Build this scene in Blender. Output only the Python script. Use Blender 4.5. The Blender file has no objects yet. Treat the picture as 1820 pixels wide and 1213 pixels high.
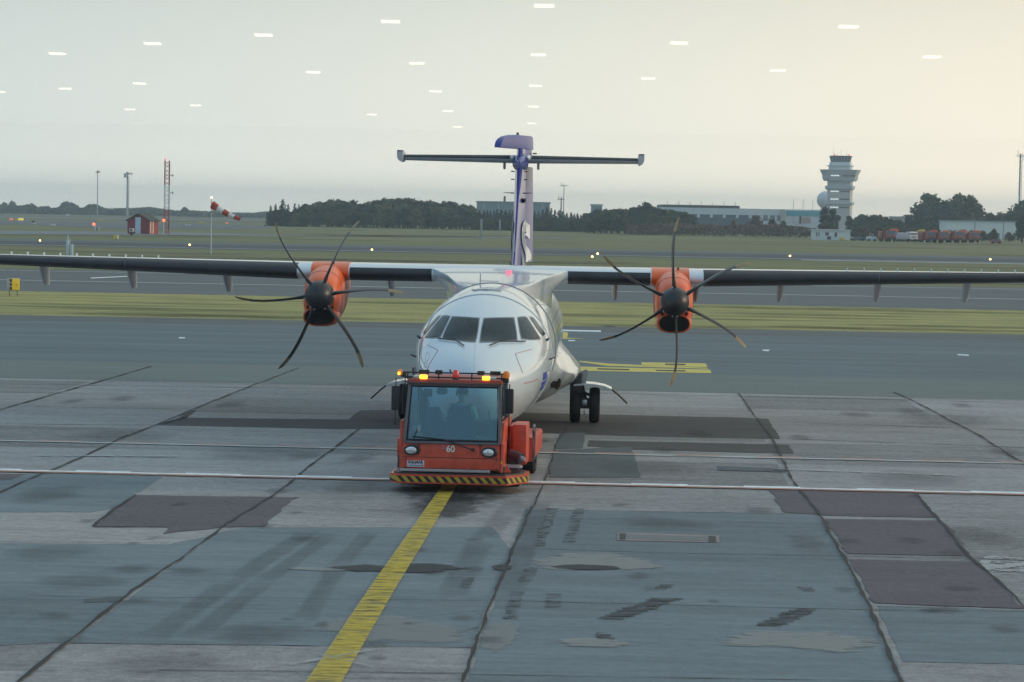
import bpy, bmesh, math, random
from mathutils import Vector, Matrix
from mathutils.bvhtree import BVHTree
R = math.radians
random.seed(11)
S = bpy.context.scene
C = S.collection

# ------------------------------------------------------------------ camera, sky, sun, exposure
F, H, YAW, PITCH, ROLL = 4400.0, 5.0, 2.95, 2.92, 1.0
cd = bpy.data.cameras.new('camera')
cd.sensor_width = 36.0
cd.lens = 36.0 * F / 1820.0
cd.clip_start, cd.clip_end = 0.05, 20000
cam = bpy.data.objects.new('camera', cd)
C.objects.link(cam)
CM = Matrix.Rotation(R(YAW), 3, 'Z') @ Matrix.Rotation(R(90 - PITCH), 3, 'X') @ Matrix.Rotation(R(ROLL), 3, 'Z')
cam.matrix_world = Matrix.Translation((0, 0, H)) @ CM.to_4x4()
S.camera = cam

SUN_EL, SUN_AZ = 14.0, 82.0           # azimuth clockwise from +Y (the view), i.e. low on the right
w = bpy.data.worlds.new('World')
S.world = w
w.use_nodes = True
nt = w.node_tree
bg = nt.nodes['Background']
sky = nt.nodes.new('ShaderNodeTexSky')
sky.sky_type = 'NISHITA'
sky.sun_disc = False
sky.sun_elevation = R(SUN_EL)
sky.sun_rotation = R(SUN_AZ)
sky.dust_density = 4.0
sky.air_density = 1.2
# thin overcast veil in front of the blue: grey-blue on the left, cream towards the low sun, brighter overhead
geo = nt.nodes.new('ShaderNodeNewGeometry')
nrm = nt.nodes.new('ShaderNodeVectorMath'); nrm.operation = 'NORMALIZE'
nt.links.new(geo.outputs['Position'], nrm.inputs[0])
dot = nt.nodes.new('ShaderNodeVectorMath'); dot.operation = 'DOT_PRODUCT'
sv = Vector((math.sin(R(52)), math.cos(R(52)), 0.62)).normalized()
dot.inputs[1].default_value = sv
nt.links.new(nrm.outputs[0], dot.inputs[0])
ramp = nt.nodes.new('ShaderNodeValToRGB')
cr = ramp.color_ramp
cr.elements[0].position = 0.0; cr.elements[0].color = (0.46, 0.58, 0.68, 1)
cr.elements[1].position = 1.0; cr.elements[1].color = (0.90, 0.81, 0.66, 1)
for p, c in ((0.34, (0.52, 0.605, 0.63, 1)), (0.42, (0.57, 0.642, 0.65, 1)), (0.53, (0.655, 0.70, 0.665, 1)), (0.62, (0.74, 0.745, 0.675, 1)), (0.72, (0.81, 0.775, 0.672, 1))):
    e = cr.elements.new(p); e.color = c
nt.links.new(dot.outputs['Value'], ramp.inputs[0])
sep = nt.nodes.new('ShaderNodeSeparateXYZ')
nt.links.new(nrm.outputs[0], sep.inputs[0])
zr = nt.nodes.new('ShaderNodeValToRGB')
ze = zr.color_ramp
ze.elements[0].position = 0.0; ze.elements[0].color = (2.75, 2.36, 2.0, 1)
ze.elements[1].position = 1.0; ze.elements[1].color = (0.76, 0.98, 1.18, 1)
for p, c in ((0.03, (1.82, 1.66, 1.50, 1)), (0.09, (1.30, 1.26, 1.19, 1)), (0.15, (1.24, 1.20, 1.13, 1)), (0.40, (0.82, 0.98, 1.13, 1))):
    e = ze.elements.new(p); e.color = c
nt.links.new(sep.outputs['Z'], zr.inputs[0])
mul = nt.nodes.new('ShaderNodeVectorMath'); mul.operation = 'MULTIPLY'
nt.links.new(ramp.outputs[0], mul.inputs[0])
nt.links.new(zr.outputs[0], mul.inputs[1])
sk = nt.nodes.new('ShaderNodeVectorMath'); sk.operation = 'SCALE'; sk.inputs['Scale'].default_value = 0.08
nt.links.new(sky.outputs[0], sk.inputs[0])
mx = nt.nodes.new('ShaderNodeMix'); mx.data_type = 'RGBA'; mx.inputs[0].default_value = 0.85
nt.links.new(sk.outputs[0], mx.inputs[6])
# warm glow round the veiled sun
d2 = nt.nodes.new('ShaderNodeVectorMath'); d2.operation = 'DOT_PRODUCT'
d2.inputs[1].default_value = (math.sin(R(SUN_AZ)) * math.cos(R(SUN_EL)), math.cos(R(SUN_AZ)) * math.cos(R(SUN_EL)), math.sin(R(SUN_EL)))
nt.links.new(nrm.outputs[0], d2.inputs[0])
gr = nt.nodes.new('ShaderNodeValToRGB')
gr.color_ramp.elements[0].position = 0.80; gr.color_ramp.elements[0].color = (0, 0, 0, 1)
gr.color_ramp.elements[1].position = 1.0; gr.color_ramp.elements[1].color = (2.6, 1.9, 1.1, 1)
e = gr.color_ramp.elements.new(0.93); e.color = (0.30, 0.22, 0.12, 1)
nt.links.new(d2.outputs['Value'], gr.inputs[0])
gadd = nt.nodes.new('ShaderNodeVectorMath'); gadd.operation = 'ADD'
nt.links.new(mul.outputs[0], gadd.inputs[0]); nt.links.new(gr.outputs[0], gadd.inputs[1])
nt.links.new(gadd.outputs[0], mx.inputs[7])
nt.links.new(mx.outputs[2], bg.inputs[0])
bg.inputs[1].default_value = 1.0

sl = bpy.data.lights.new('sun', 'SUN')
sl.energy = 0.9
sl.angle = R(5)
sl.color = (1.0, 0.86, 0.66)
so = bpy.data.objects.new('sun', sl)
C.objects.link(so)
sd = Vector((math.sin(R(SUN_AZ)) * math.cos(R(SUN_EL)), math.cos(R(SUN_AZ)) * math.cos(R(SUN_EL)), math.sin(R(SUN_EL))))
so.rotation_euler = sd.to_track_quat('Z', 'Y').to_euler()
so.location = (40, 20, 60)

S.view_settings.view_transform = 'Standard'
S.view_settings.look = 'None'
S.view_settings.gamma = 1.0
S.view_settings.exposure = 0.0
S.render.engine = 'CYCLES'
try:
    S.cycles.use_denoising = True
    S.cycles.denoiser = 'OPENIMAGEDENOISE'
except Exception:
    pass
S.cycles.max_bounces = 6
S.cycles.transparent_max_bounces = 12
S.cycles.volume_bounces = 0
S.cycles.sample_clamp_indirect = 6.0

# ------------------------------------------------------------------ helpers
def ray(px, py):
    return CM @ Vector(((px - 910) / F, -(py - 606.5) / F, -1))

def at(px, py, z=0.0):
    d = ray(px, py)
    t = (z - H) / d.z
    return Vector((d.x * t, d.y * t, z))

def at_depth(px, py, D):
    return Vector((0, 0, H)) + ray(px, py) * D

def hz(px):
    return 382.0 + 0.01746 * (px - 910)

def tag(o, label=None, cat=None, group=None, kind=None):
    for k, v in (('label', label), ('category', cat), ('group', group), ('kind', kind)):
        if v: o[k] = v
    return o

def thing(name, loc, label, cat, group=None, rz=0.0):
    o = bpy.data.objects.new(name, None)
    o.empty_display_size = 0.2
    C.objects.link(o)
    o.location = loc
    o.rotation_euler = (0, 0, rz)
    return tag(o, label, cat, group)

def dup(root, loc, rz=None, label=None, group=None, scale=None):
    r = root.copy(); C.objects.link(r); r.location = loc
    if rz is not None: r.rotation_euler = (0, 0, rz)
    if scale: r.scale = scale
    if label: r['label'] = label
    if group: r['group'] = group
    for ch in list(root.children):
        c = ch.copy(); C.objects.link(c); c.parent = r
        for g in ch.children:
            d = g.copy(); C.objects.link(d); d.parent = c
    return r

class MB:
    def __init__(s):
        s.V, s.F, s.I, s.mi = [], [], [], 0
    def add(s, vs, fs):
        n = len(s.V)
        s.V += [tuple(v) for v in vs]
        for f in fs:
            s.F.append([n + i for i in f]); s.I.append(s.mi)
        return s
    def box(s, c, d, bev=0.0, rot=None, seg=2):
        bm = bmesh.new()
        bmesh.ops.create_cube(bm, size=1)
        bmesh.ops.scale(bm, vec=d, verts=bm.verts)
        if bev > 0:
            bmesh.ops.bevel(bm, geom=list(bm.edges), offset=bev, segments=seg, affect='EDGES', profile=0.6)
        m = Matrix.Translation(c)
        if rot is not None: m = m @ rot.to_4x4()
        bm.transform(m)
        bm.verts.index_update()
        s.add([v.co for v in bm.verts], [[v.index for v in f.verts] for f in bm.faces])
        bm.free()
        return s
    def tube(s, pts, rad, n=8, caps=True):
        pts = [Vector(p) for p in pts]
        if not hasattr(rad, '__len__'): rad = [rad] * len(pts)
        rings = []
        up = Vector((0, 0, 1))
        for i, p in enumerate(pts):
            t = (pts[min(i + 1, len(pts) - 1)] - pts[max(i - 1, 0)]).normalized()
            a = t.cross(up)
            if a.length < 0.05: a = t.cross(Vector((0, 1, 0)))
            a.normalize(); b = a.cross(t).normalized()
            rings.append([p + (a * math.cos(2 * math.pi * k / n) + b * math.sin(2 * math.pi * k / n)) * rad[i] for k in range(n)])
        return s.loft(rings, caps)
    def loft(s, rings, caps=True, closed=True):
        n = len(rings[0]); vs = [v for r in rings for v in r]; fs = []
        for i in range(len(rings) - 1):
            for k in range(n if closed else n - 1):
                k2 = (k + 1) % n
                fs.append([i * n + k, i * n + k2, (i + 1) * n + k2, (i + 1) * n + k])
        if caps:
            fs.append(list(range(n))[::-1]); fs.append([(len(rings) - 1) * n + k for k in range(n)])
        return s.add(vs, fs)
    def lathe(s, prof, o=(0, 0, 0), ax='Z', n=20, caps=True):
        rings = []
        for r, t in prof:
            ring = []
            for k in range(n):
                a = 2 * math.pi * k / n
                x, y = r * math.cos(a), r * math.sin(a)
                v = {'Z': (x, y, t), 'Y': (x, t, y), 'X': (t, x, y)}[ax]
                ring.append(Vector(o) + Vector(v))
            rings.append(ring)
        return s.loft(rings, caps)
    def prism(s, poly, d, ax='Z', o=(0, 0, 0)):
        f = {'Z': lambda a, b, t: (a, b, t), 'Y': lambda a, b, t: (a, t, b), 'X': lambda a, b, t: (t, a, b)}[ax]
        r0 = [Vector(o) + Vector(f(a, b, d[0])) for a, b in poly]
        r1 = [Vector(o) + Vector(f(a, b, d[1])) for a, b in poly]
        return s.loft([r0, r1])
    def build(s, name, mats, parent=None, smooth=35, loc=None):
        me = bpy.data.meshes.new(name)
        me.from_pydata([tuple(v) for v in s.V], [], s.F)
        if not isinstance(mats, (list, tuple)): mats = [mats]
        for m in mats: me.materials.append(m)
        me.polygons.foreach_set('material_index', s.I)
        bm = bmesh.new(); bm.from_mesh(me)
        if len(s.F) < 30000:
            bmesh.ops.recalc_face_normals(bm, faces=bm.faces)
        bm.to_mesh(me); bm.free()
        if smooth:
            me.polygons.foreach_set('use_smooth', [True] * len(me.polygons))
            me.set_sharp_from_angle(angle=R(smooth))
        me.update()
        o = bpy.data.objects.new(name, me)
        C.objects.link(o)
        if parent is not None: o.parent = parent
        if loc is not None: o.location = loc
        return o

def mat(name, col, rough=0.5, metal=0.0, coat=0.0, var=0.12, scale=4.0, bump=0.0, emit=None, es=0.0, trans=0.0, stretch=None, bscale=None):
    m = bpy.data.materials.new(name)
    m.use_nodes = True
    n = m.node_tree.nodes; L = m.node_tree.links
    p = n['Principled BSDF']
    p.inputs['Roughness'].default_value = rough
    p.inputs['Metallic'].default_value = metal
    p.inputs['Coat Weight'].default_value = coat
    p.inputs['Coat Roughness'].default_value = 0.06
    p.inputs['Transmission Weight'].default_value = trans
    tc = n.new('ShaderNodeTexCoord')
    src = tc.outputs['Object']
    if stretch:
        mp = n.new('ShaderNodeMapping'); mp.inputs['Scale'].default_value = stretch
        L.new(src, mp.inputs[0]); src = mp.outputs[0]
    nz = n.new('ShaderNodeTexNoise')
    nz.inputs['Scale'].default_value = scale
    nz.inputs['Detail'].default_value = 6
    nz.inputs['Roughness'].default_value = 0.62
    L.new(src, nz.inputs['Vector'])
    r = n.new('ShaderNodeValToRGB')
    r.color_ramp.elements[0].position = 0.3; r.color_ramp.elements[1].position = 0.7
    r.color_ramp.elements[0].color = (*[max(0, c * (1 - var)) for c in col], 1)
    r.color_ramp.elements[1].color = (*[min(1, c * (1 + var)) for c in col], 1)
    L.new(nz.outputs[0], r.inputs[0])
    L.new(r.outputs[0], p.inputs['Base Color'])
    if bump:
        b = n.new('ShaderNodeBump'); b.inputs['Strength'].default_value = bump; b.inputs['Distance'].default_value = 0.02
        n2 = n.new('ShaderNodeTexNoise'); n2.inputs['Scale'].default_value = bscale or scale * 8; n2.inputs['Detail'].default_value = 4
        L.new(src, n2.inputs['Vector'])
        L.new(n2.outputs[0], b.inputs['Height']); L.new(b.outputs[0], p.inputs['Normal'])
    if emit:
        p.inputs['Emission Color'].default_value = (*emit, 1)
        p.inputs['Emission Strength'].default_value = es
    return m

def paving(name, col, grain=0.25, streak=0.18, cloud=0.15, slab=0.0, rough=0.85, stripes=0.0, streak_scale=(0.25, 6.0, 1), speck=5.0, col2=None, c2scale=(0.06, 0.5, 1)):
    """ground surfacing: aggregate grain, brushed streaks along X, soft clouding and slab to slab tint"""
    m = bpy.data.materials.new(name); m.use_nodes = True
    n = m.node_tree.nodes; L = m.node_tree.links
    p = n['Principled BSDF']; p.inputs['Roughness'].default_value = rough
    p.inputs['Specular IOR Level'].default_value = 0.35
    tc = n.new('ShaderNodeTexCoord')
    def noise(sc, vec=None, det=5, rg=0.6):
        t = n.new('ShaderNodeTexNoise'); t.inputs['Scale'].default_value = sc; t.inputs['Detail'].default_value = det; t.inputs['Roughness'].default_value = rg
        L.new(vec or tc.outputs['Object'], t.inputs['Vector'])
        return t.outputs[0]
    def mapv(scale):
        mp = n.new('ShaderNodeMapping'); mp.inputs['Scale'].default_value = scale
        L.new(tc.outputs['Object'], mp.inputs[0]); return mp.outputs[0]
    def math_(op, a, b):
        t = n.new('ShaderNodeMath'); t.operation = op
        for i, v in enumerate((a, b)):
            if isinstance(v, (int, float)): t.inputs[i].default_value = v
            else: L.new(v, t.inputs[i])
        return t.outputs[0]
    def centred(v, amt):
        return math_('MULTIPLY', math_('SUBTRACT', v, 0.5), amt * 2.4)
    acc = centred(noise(speck, det=3, rg=0.8), grain)
    acc = math_('ADD', acc, centred(noise(1.0, mapv(streak_scale), det=5, rg=0.65), streak))
    acc = math_('ADD', acc, centred(noise(1.0, mapv((0.22, 0.75, 1)), det=6, rg=0.7), cloud * 1.6))
    acc = math_('ADD', acc, centred(noise(22, det=2), grain * 0.6))
    if stripes:
        acc = math_('ADD', acc, centred(noise(1.0, mapv((0.012, 0.35, 1)), det=4, rg=0.7), stripes))
    if slab:
        sx = n.new('ShaderNodeSeparateXYZ'); L.new(tc.outputs['Object'], sx.inputs[0])
        fx = math_('FLOOR', math_('DIVIDE', math_('ADD', sx.outputs[0], 1.78 + 46.5), 4.65), 0)
        fy = math_('FLOOR', math_('DIVIDE', math_('ADD', sx.outputs[1], 42.4), 4.9), 0)
        cb = n.new('ShaderNodeCombineXYZ'); L.new(fx, cb.inputs[0]); L.new(fy, cb.inputs[1])
        wn = n.new('ShaderNodeTexWhiteNoise'); wn.noise_dimensions = '2D'; L.new(cb.outputs[0], wn.inputs['Vector'])
        acc = math_('ADD', acc, centred(wn.outputs['Value'], slab))
    k = math_('MAXIMUM', math_('ADD', acc, 1.0), 0.15)
    vm = n.new('ShaderNodeVectorMath'); vm.operation = 'SCALE'; vm.inputs[0].default_value = col
    if col2:
        mr = n.new('ShaderNodeMapRange'); mr.inputs[1].default_value = .38; mr.inputs[2].default_value = .62
        L.new(noise(1.0, mapv(c2scale), det=6, rg=.7), mr.inputs[0])
        mc = n.new('ShaderNodeMix'); mc.data_type = 'RGBA'; L.new(mr.outputs[0], mc.inputs[0]); mc.inputs[6].default_value = (*col, 1); mc.inputs[7].default_value = (*col2, 1)
        L.new(mc.outputs[2], vm.inputs[0])
    L.new(k, vm.inputs['Scale'])
    L.new(vm.outputs[0], p.inputs['Base Color'])
    b = n.new('ShaderNodeBump'); b.inputs['Strength'].default_value = 0.25; b.inputs['Distance'].default_value = 0.01
    L.new(noise(40, det=3), b.inputs['Height']); L.new(b.outputs[0], p.inputs['Normal'])
    return m

def stain_mat(name, col, cover=0.5, scale=3.0, stretch=(1, 1, 1), rough=0.8, soft=0.12, edge=False, top=1.0):
    """a thin film lying on the ground that covers it only in places"""
    m = bpy.data.materials.new(name); m.use_nodes = True
    n = m.node_tree.nodes; L = m.node_tree.links
    p = n['Principled BSDF']; p.inputs['Base Color'].default_value = (*col, 1); p.inputs['Roughness'].default_value = rough
    tc = n.new('ShaderNodeTexCoord')
    mp = n.new('ShaderNodeMapping'); mp.inputs['Scale'].default_value = stretch
    L.new(tc.outputs['Object'], mp.inputs[0])
    t = n.new('ShaderNodeTexNoise'); t.inputs['Scale'].default_value = scale; t.inputs['Detail'].default_value = 7; t.inputs['Roughness'].default_value = 0.66
    L.new(mp.outputs[0], t.inputs['Vector'])
    r = n.new('ShaderNodeMapRange')
    r.inputs[1].default_value = 1 - cover - soft - 0.0; r.inputs[2].default_value = 1 - cover + soft
    src = t.outputs[0]
    if edge:
        at_ = n.new('ShaderNodeAttribute'); at_.attribute_name = 'edge'
        e1 = n.new('ShaderNodeMath'); e1.operation = 'MULTIPLY_ADD'; L.new(at_.outputs['Fac'], e1.inputs[0]); e1.inputs[1].default_value = 0.42; e1.inputs[2].default_value = -0.30
        e2 = n.new('ShaderNodeMath'); e2.operation = 'ADD'; L.new(src, e2.inputs[0]); L.new(e1.outputs[0], e2.inputs[1]); src = e2.outputs[0]
    r.inputs[4].default_value = top
    L.new(src, r.inputs[0])
    tr = n.new('ShaderNodeBsdfTransparent')
    ms = n.new('ShaderNodeMixShader')
    L.new(r.outputs[0], ms.inputs[0]); L.new(tr.outputs[0], ms.inputs[1]); L.new(p.outputs[0], ms.inputs[2])
    L.new(ms.outputs[0], n['Material Output'].inputs[0])
    return m

def glass_mat(name, tint, refl=0.12, rough=0.0, tint2=(0.9, 0.95, 1)):
    m = bpy.data.materials.new(name); m.use_nodes = True
    n = m.node_tree.nodes; L = m.node_tree.links
    n.remove(n['Principled BSDF'])
    t = n.new('ShaderNodeBsdfTransparent'); t.inputs[0].default_value = (*tint, 1)
    g = n.new('ShaderNodeBsdfGlossy'); g.inputs['Roughness'].default_value = rough; g.inputs[0].default_value = (*tint2, 1)
    fr = n.new('ShaderNodeFresnel'); fr.inputs[0].default_value = 1.5
    ma = n.new('ShaderNodeMath'); ma.operation = 'MAXIMUM'; ma.inputs[1].default_value = refl
    L.new(fr.outputs[0], ma.inputs[0])
    ms = n.new('ShaderNodeMixShader')
    L.new(ma.outputs[0], ms.inputs[0]); L.new(t.outputs[0], ms.inputs[1]); L.new(g.outputs[0], ms.inputs[2])
    L.new(ms.outputs[0], n['Material Output'].inputs[0])
    return m

def text_mesh(txt, size, mat_, parent, loc, rot, name='lettering', depth=0.002, sx=1.0, bold=0.0):
    cu = bpy.data.curves.new('t', 'FONT'); cu.body = txt; cu.size = size; cu.extrude = depth; cu.align_x = 'CENTER'; cu.align_y = 'CENTER'
    cu.offset = bold
    to = bpy.data.objects.new('t', cu); C.objects.link(to)
    dg = bpy.context.evaluated_depsgraph_get()
    me = bpy.data.meshes.new_from_object(to.evaluated_get(dg))
    bpy.data.objects.remove(to); bpy.data.curves.remove(cu)
    me.materials.clear(); me.materials.append(mat_)
    me.transform(Matrix.Translation(loc) @ rot.to_4x4() @ Matrix.Diagonal((sx, 1, 1, 1)))
    o = bpy.data.objects.new(name, me); C.objects.link(o); o.parent = parent
    return o

FRONT = Matrix.Rotation(R(90), 3, 'X')      # text that faces the terminal (-Y)

# ------------------------------------------------------------------ materials
white_paint = mat('white_paint', (0.60, 0.68, 0.735), 0.25, coat=0.8, var=0.03, scale=0.8)
grey_paint = mat('grey_paint', (0.42, 0.43, 0.45), 0.45, var=0.06)
boot_rubber = mat('boot_rubber', (0.026, 0.028, 0.035), 0.5, var=0.35, scale=2.5)
black_rubber = mat('black_rubber', (0.016, 0.016, 0.018), 0.8, var=0.3, scale=9)
black_plastic = mat('black_plastic', (0.02, 0.02, 0.024), 0.45, var=0.2)
blade_black = mat('blade_black', (0.022, 0.023, 0.026), 0.4, var=0.2)
blade_tan = mat('blade_tan', (0.28, 0.19, 0.085), 0.5, var=0.15)
nacelle_orange = mat('nacelle_orange', (0.78, 0.125, 0.028), 0.38, coat=0.15, var=0.08, scale=1.5)
tail_blue = mat('tail_blue', (0.018, 0.035, 0.26), 0.38, coat=0.55, var=0.04)
tail_blue.node_tree.nodes['Principled BSDF'].inputs['Coat Roughness'].default_value = 0.14
tail_blue.node_tree.nodes['Principled BSDF'].inputs['Specular IOR Level'].default_value = 0.55
dark_void = mat('dark_void', (0.006, 0.006, 0.007), 0.8, var=0.2)
cockpit_glass = mat('cockpit_glass', (0.020, 0.036, 0.046), 0.12, var=0.5, scale=1.3)
cockpit_glass.node_tree.nodes['Principled BSDF'].inputs['Specular IOR Level'].default_value = 0.16
red_line = mat('red_line', (0.42, 0.08, 0.08), 0.5)
grey_line = mat('grey_line', (0.16, 0.17, 0.18), 0.5)
metal = mat('bare_metal', (0.45, 0.46, 0.47), 0.35, metal=0.8, var=0.15)
dark_metal = mat('dark_metal', (0.06, 0.06, 0.065), 0.5, metal=0.3, var=0.25)
tug_orange = mat('tug_orange', (0.57, 0.067, 0.028), 0.45, coat=0.2, var=0.26, scale=3.5)
tug_grey = mat('tug_grey', (0.12, 0.115, 0.13), 0.5, var=0.1)
silver_paint = mat('silver_paint', (0.36, 0.35, 0.37), 0.4, metal=0.3, var=0.1)
seat_blue = mat('seat_blue', (0.02, 0.045, 0.085), 0.9, var=0.25, scale=20)
amber_lit = mat('amber_lit', (0.9, 0.35, 0.03), 0.3, emit=(1.0, 0.42, 0.02), es=4.0)
amber_off = mat('amber_off', (0.55, 0.17, 0.03), 0.3, emit=(1.0, 0.3, 0.03), es=0.15)
red_lens = mat('red_lens', (0.42, 0.01, 0.015), 0.2, coat=1.0, emit=(1.0, 0.02, 0.02), es=0.15)
lamp_glass = mat('lamp_glass', (0.62, 0.66, 0.68), 0.12, metal=0.5, coat=1.0, var=0.35, scale=30)
mark_white = mat('mark_white', (0.70, 0.76, 0.80), 0.7, var=0.25, scale=3)
mark_red = mat('mark_red', (0.42, 0.20, 0.15), 0.7, var=0.25, scale=3)
lit_yellow = mat('lit_yellow', (1, 0.8, 0.3), 0.4, emit=(1.0, 0.72, 0.22), es=5.0)
lit_red = mat('lit_red', (1, 0.1, 0.05), 0.4, emit=(1.0, 0.12, 0.05), es=3.5)
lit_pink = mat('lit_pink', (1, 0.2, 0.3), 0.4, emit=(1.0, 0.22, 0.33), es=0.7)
lit_white = mat('lit_white', (1, 0.9, 0.8), 0.4, emit=(1.0, 0.72, 0.5), es=3.0)
sign_yellow = mat('sign_yellow', (0.72, 0.52, 0.02), 0.5, var=0.1)
galv = mat('galvanised', (0.30, 0.33, 0.34), 0.5, metal=0.4, var=0.12)
mast_red = mat('mast_red', (0.36, 0.06, 0.05), 0.6)
mast_white = mat('mast_white', (0.55, 0.56, 0.57), 0.6)
sock_orange = mat('sock_orange', (0.40, 0.05, 0.028), 0.8, var=0.15)
sock_white = mat('sock_white', (0.70, 0.70, 0.68), 0.8)
barn_red = mat('barn_red', (0.23, 0.03, 0.035), 0.75, var=0.2, stretch=(9, 9, 0.5))
roof_dark = mat('roof_dark', (0.035, 0.037, 0.042), 0.7, var=0.25, scale=6)
pale_wall = mat('pale_wall', (0.62, 0.68, 0.70), 0.6, var=0.1)
glass_dark = mat('glass_dark', (0.04, 0.06, 0.085), 0.1, coat=1.0, var=0.4, scale=0.6)
tower_grey = mat('tower_grey', (0.42, 0.46, 0.49), 0.7, var=0.07)
tower_light = mat('tower_light', (0.58, 0.62, 0.64), 0.7, var=0.07)
tower_buff = mat('tower_buff', (0.48, 0.46, 0.45), 0.7, var=0.07)
cladding = mat('cladding', (0.20, 0.27, 0.31), 0.6, var=0.06, stretch=(2.5, 2.5, 0.1))
concrete_wall = mat('concrete_wall', (0.42, 0.40, 0.38), 0.8, var=0.12)
lit_window = mat('lit_window', (0.9, 0.9, 0.85), 0.4, emit=(0.9, 1.0, 0.95), es=0.7)
teal = mat('teal_cladding', (0.10, 0.34, 0.40), 0.6)
truck_orange = mat('truck_orange', (0.36, 0.065, 0.04), 0.5, var=0.25, scale=1.5)
truck_yellow = mat('truck_yellow', (0.62, 0.40, 0.03), 0.5)
pebble_white = mat('radome_white', (0.58, 0.62, 0.64), 0.5, var=0.05)
skin = mat('skin', (0.42, 0.25, 0.18), 0.6)
hair_dark = mat('hair_dark', (0.02, 0.016, 0.014), 0.8, var=0.4, scale=40)
hivis = mat('hivis', (0.30, 0.52, 0.05), 0.8, var=0.1)
trousers = mat('trousers', (0.02, 0.025, 0.04), 0.9)

# ------------------------------------------------------------------ ground
concrete = paving('concrete', (0.255, 0.256, 0.258), grain=0.5, streak=0.32, cloud=0.24, slab=0.20, streak_scale=(0.6, 5.0, 1))
asphalt = paving('asphalt', (0.112, 0.148, 0.166), grain=0.2, streak=0.15, cloud=0.15, stripes=0.42, streak_scale=(0.03, 1.1, 1))
taxi_mat = paving('taxiway_asphalt', (0.105, 0.122, 0.130), grain=0.15, streak=0.2, cloud=0.15, stripes=0.25, streak_scale=(0.02, 0.5, 1), speck=3)
dark_taxi = paving('dark_asphalt', (0.055, 0.067, 0.078), grain=0.1, streak=0.15, cloud=0.15, streak_scale=(0.02, 0.3, 1), speck=2)
light_rwy = paving('runway_concrete', (0.17, 0.195, 0.205), grain=0.1, streak=0.2, cloud=0.15, streak_scale=(0.01, 0.2, 1), speck=1)
straw = paving('dry_grass', (0.37, 0.315, 0.105), col2=(0.215, 0.225, 0.080), grain=0.5, streak=0.35, cloud=0.35, stripes=0.25, streak_scale=(0.35, 1.6, 1), speck=5)
grass_m = paving('green_grass', (0.112, 0.140, 0.046), col2=(0.165, 0.150, 0.064), c2scale=(0.008, 0.045, 1), grain=0.28, streak=0.3, cloud=0.3, stripes=0.3, streak_scale=(0.05, 0.12, 1), speck=1.5)
grass_far = paving('far_field', (0.10, 0.095, 0.055), grain=0.2, streak=0.3, cloud=0.3, stripes=0.3, streak_scale=(0.01, 0.03, 1), speck=0.5)
smooth_blue = paving('sealed_slab', (0.146, 0.182, 0.204), grain=0.24, streak=0.28, cloud=0.26, slab=0.10, streak_scale=(0.4, 5, 1))
tar_purple = paving('tar_patch', (0.106, 0.095, 0.110), grain=0.45, streak=0.2, cloud=0.15, speck=7)
tar_dark = paving('dark_patch', (0.068, 0.068, 0.070), grain=0.34, streak=0.2, cloud=0.2, speck=6)
blue_patch = paving('blue_patch', (0.092, 0.112, 0.122), grain=0.25, streak=0.2, cloud=0.2)
tar_seal = mat('tar_seal', (0.013, 0.014, 0.018), 0.75, var=0.3, scale=6)
seam_grey = mat('seam_grey', (0.045, 0.05, 0.052), 0.8, var=0.3, scale=6)

def sheet(name, polys, m, z, jit=0.0, seg=0.35, kind='structure'):
    """flat sheets on the ground, each polygon a list of (x, y); jit roughens the outline"""
    mb = MB()
    for poly in polys:
        pts = []
        for i, a in enumerate(poly):
            a = Vector(a[:2]); b = Vector(poly[(i + 1) % len(poly)][:2])
            k = max(1, int((b - a).length / seg)) if jit else 1
            nrm_ = Vector((-(b - a).y, (b - a).x)).normalized() if (b - a).length > 0 else Vector((0, 0))
            for j in range(k):
                p = a.lerp(b, j / k)
                if jit and j: p = p + nrm_ * random.gauss(0, jit) + Vector((random.gauss(0, jit * 0.6), 0))
                pts.append((p.x, p.y, z))
        mb.add(pts, [list(range(len(pts)))])
    o = mb.build(name, m, smooth=0)
    for p in o.data.polygons:
        pass
    bm = bmesh.new(); bm.from_mesh(o.data)
    bmesh.ops.triangulate(bm, faces=bm.faces)
    for f in bm.faces:
        if f.normal.z < 0: f.normal_flip()
    bm.to_mesh(o.data); bm.free()
    o['kind'] = kind
    return o

def film(name, polys, m, z, k=.5):
    vs, fs, ed = [], [], []
    for poly in polys:
        P = [Vector(p[:2]) for p in poly]
        if len(P) <= 6:                                  # blob: rounded and irregular
            c = sum(P, Vector((0, 0))) / len(P); hx = max(abs(p.x - c.x) for p in P); hy = max(abs(p.y - c.y) for p in P); rr = 1.0
            P = []
            for a_ in range(14):
                rr = .6 * rr + .4 * random.uniform(.55, 1.25)
                P.append(c + Vector((hx * rr * math.cos(a_ * .4488), hy * rr * math.sin(a_ * .4488))))
        n = len(vs); q = len(P)
        c = sum(P, Vector((0, 0))) / q
        for p in P: vs.append((p.x, p.y, z)); ed.append(0.0)
        for p in P:
            d = c + (p - c) * k; vs.append((d.x, d.y, z)); ed.append(1.0)
        fs += [[n + i, n + (i + 1) % q, n + q + (i + 1) % q, n + q + i] for i in range(q)]
        fs.append([n + q + i for i in range(q)])
    me = bpy.data.meshes.new(name); me.from_pydata(vs, [], fs); me.materials.append(m)
    a_ = me.attributes.new('edge', 'FLOAT', 'POINT'); a_.data.foreach_set('value', ed)
    bm = bmesh.new(); bm.from_mesh(me); bmesh.ops.triangulate(bm, faces=bm.faces)
    for f in bm.faces:
        if f.normal.z < 0: f.normal_flip()
    bm.to_mesh(me); bm.free()
    o = bpy.data.objects.new(name, me); C.objects.link(o); o['kind'] = 'structure'
    return o

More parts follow.
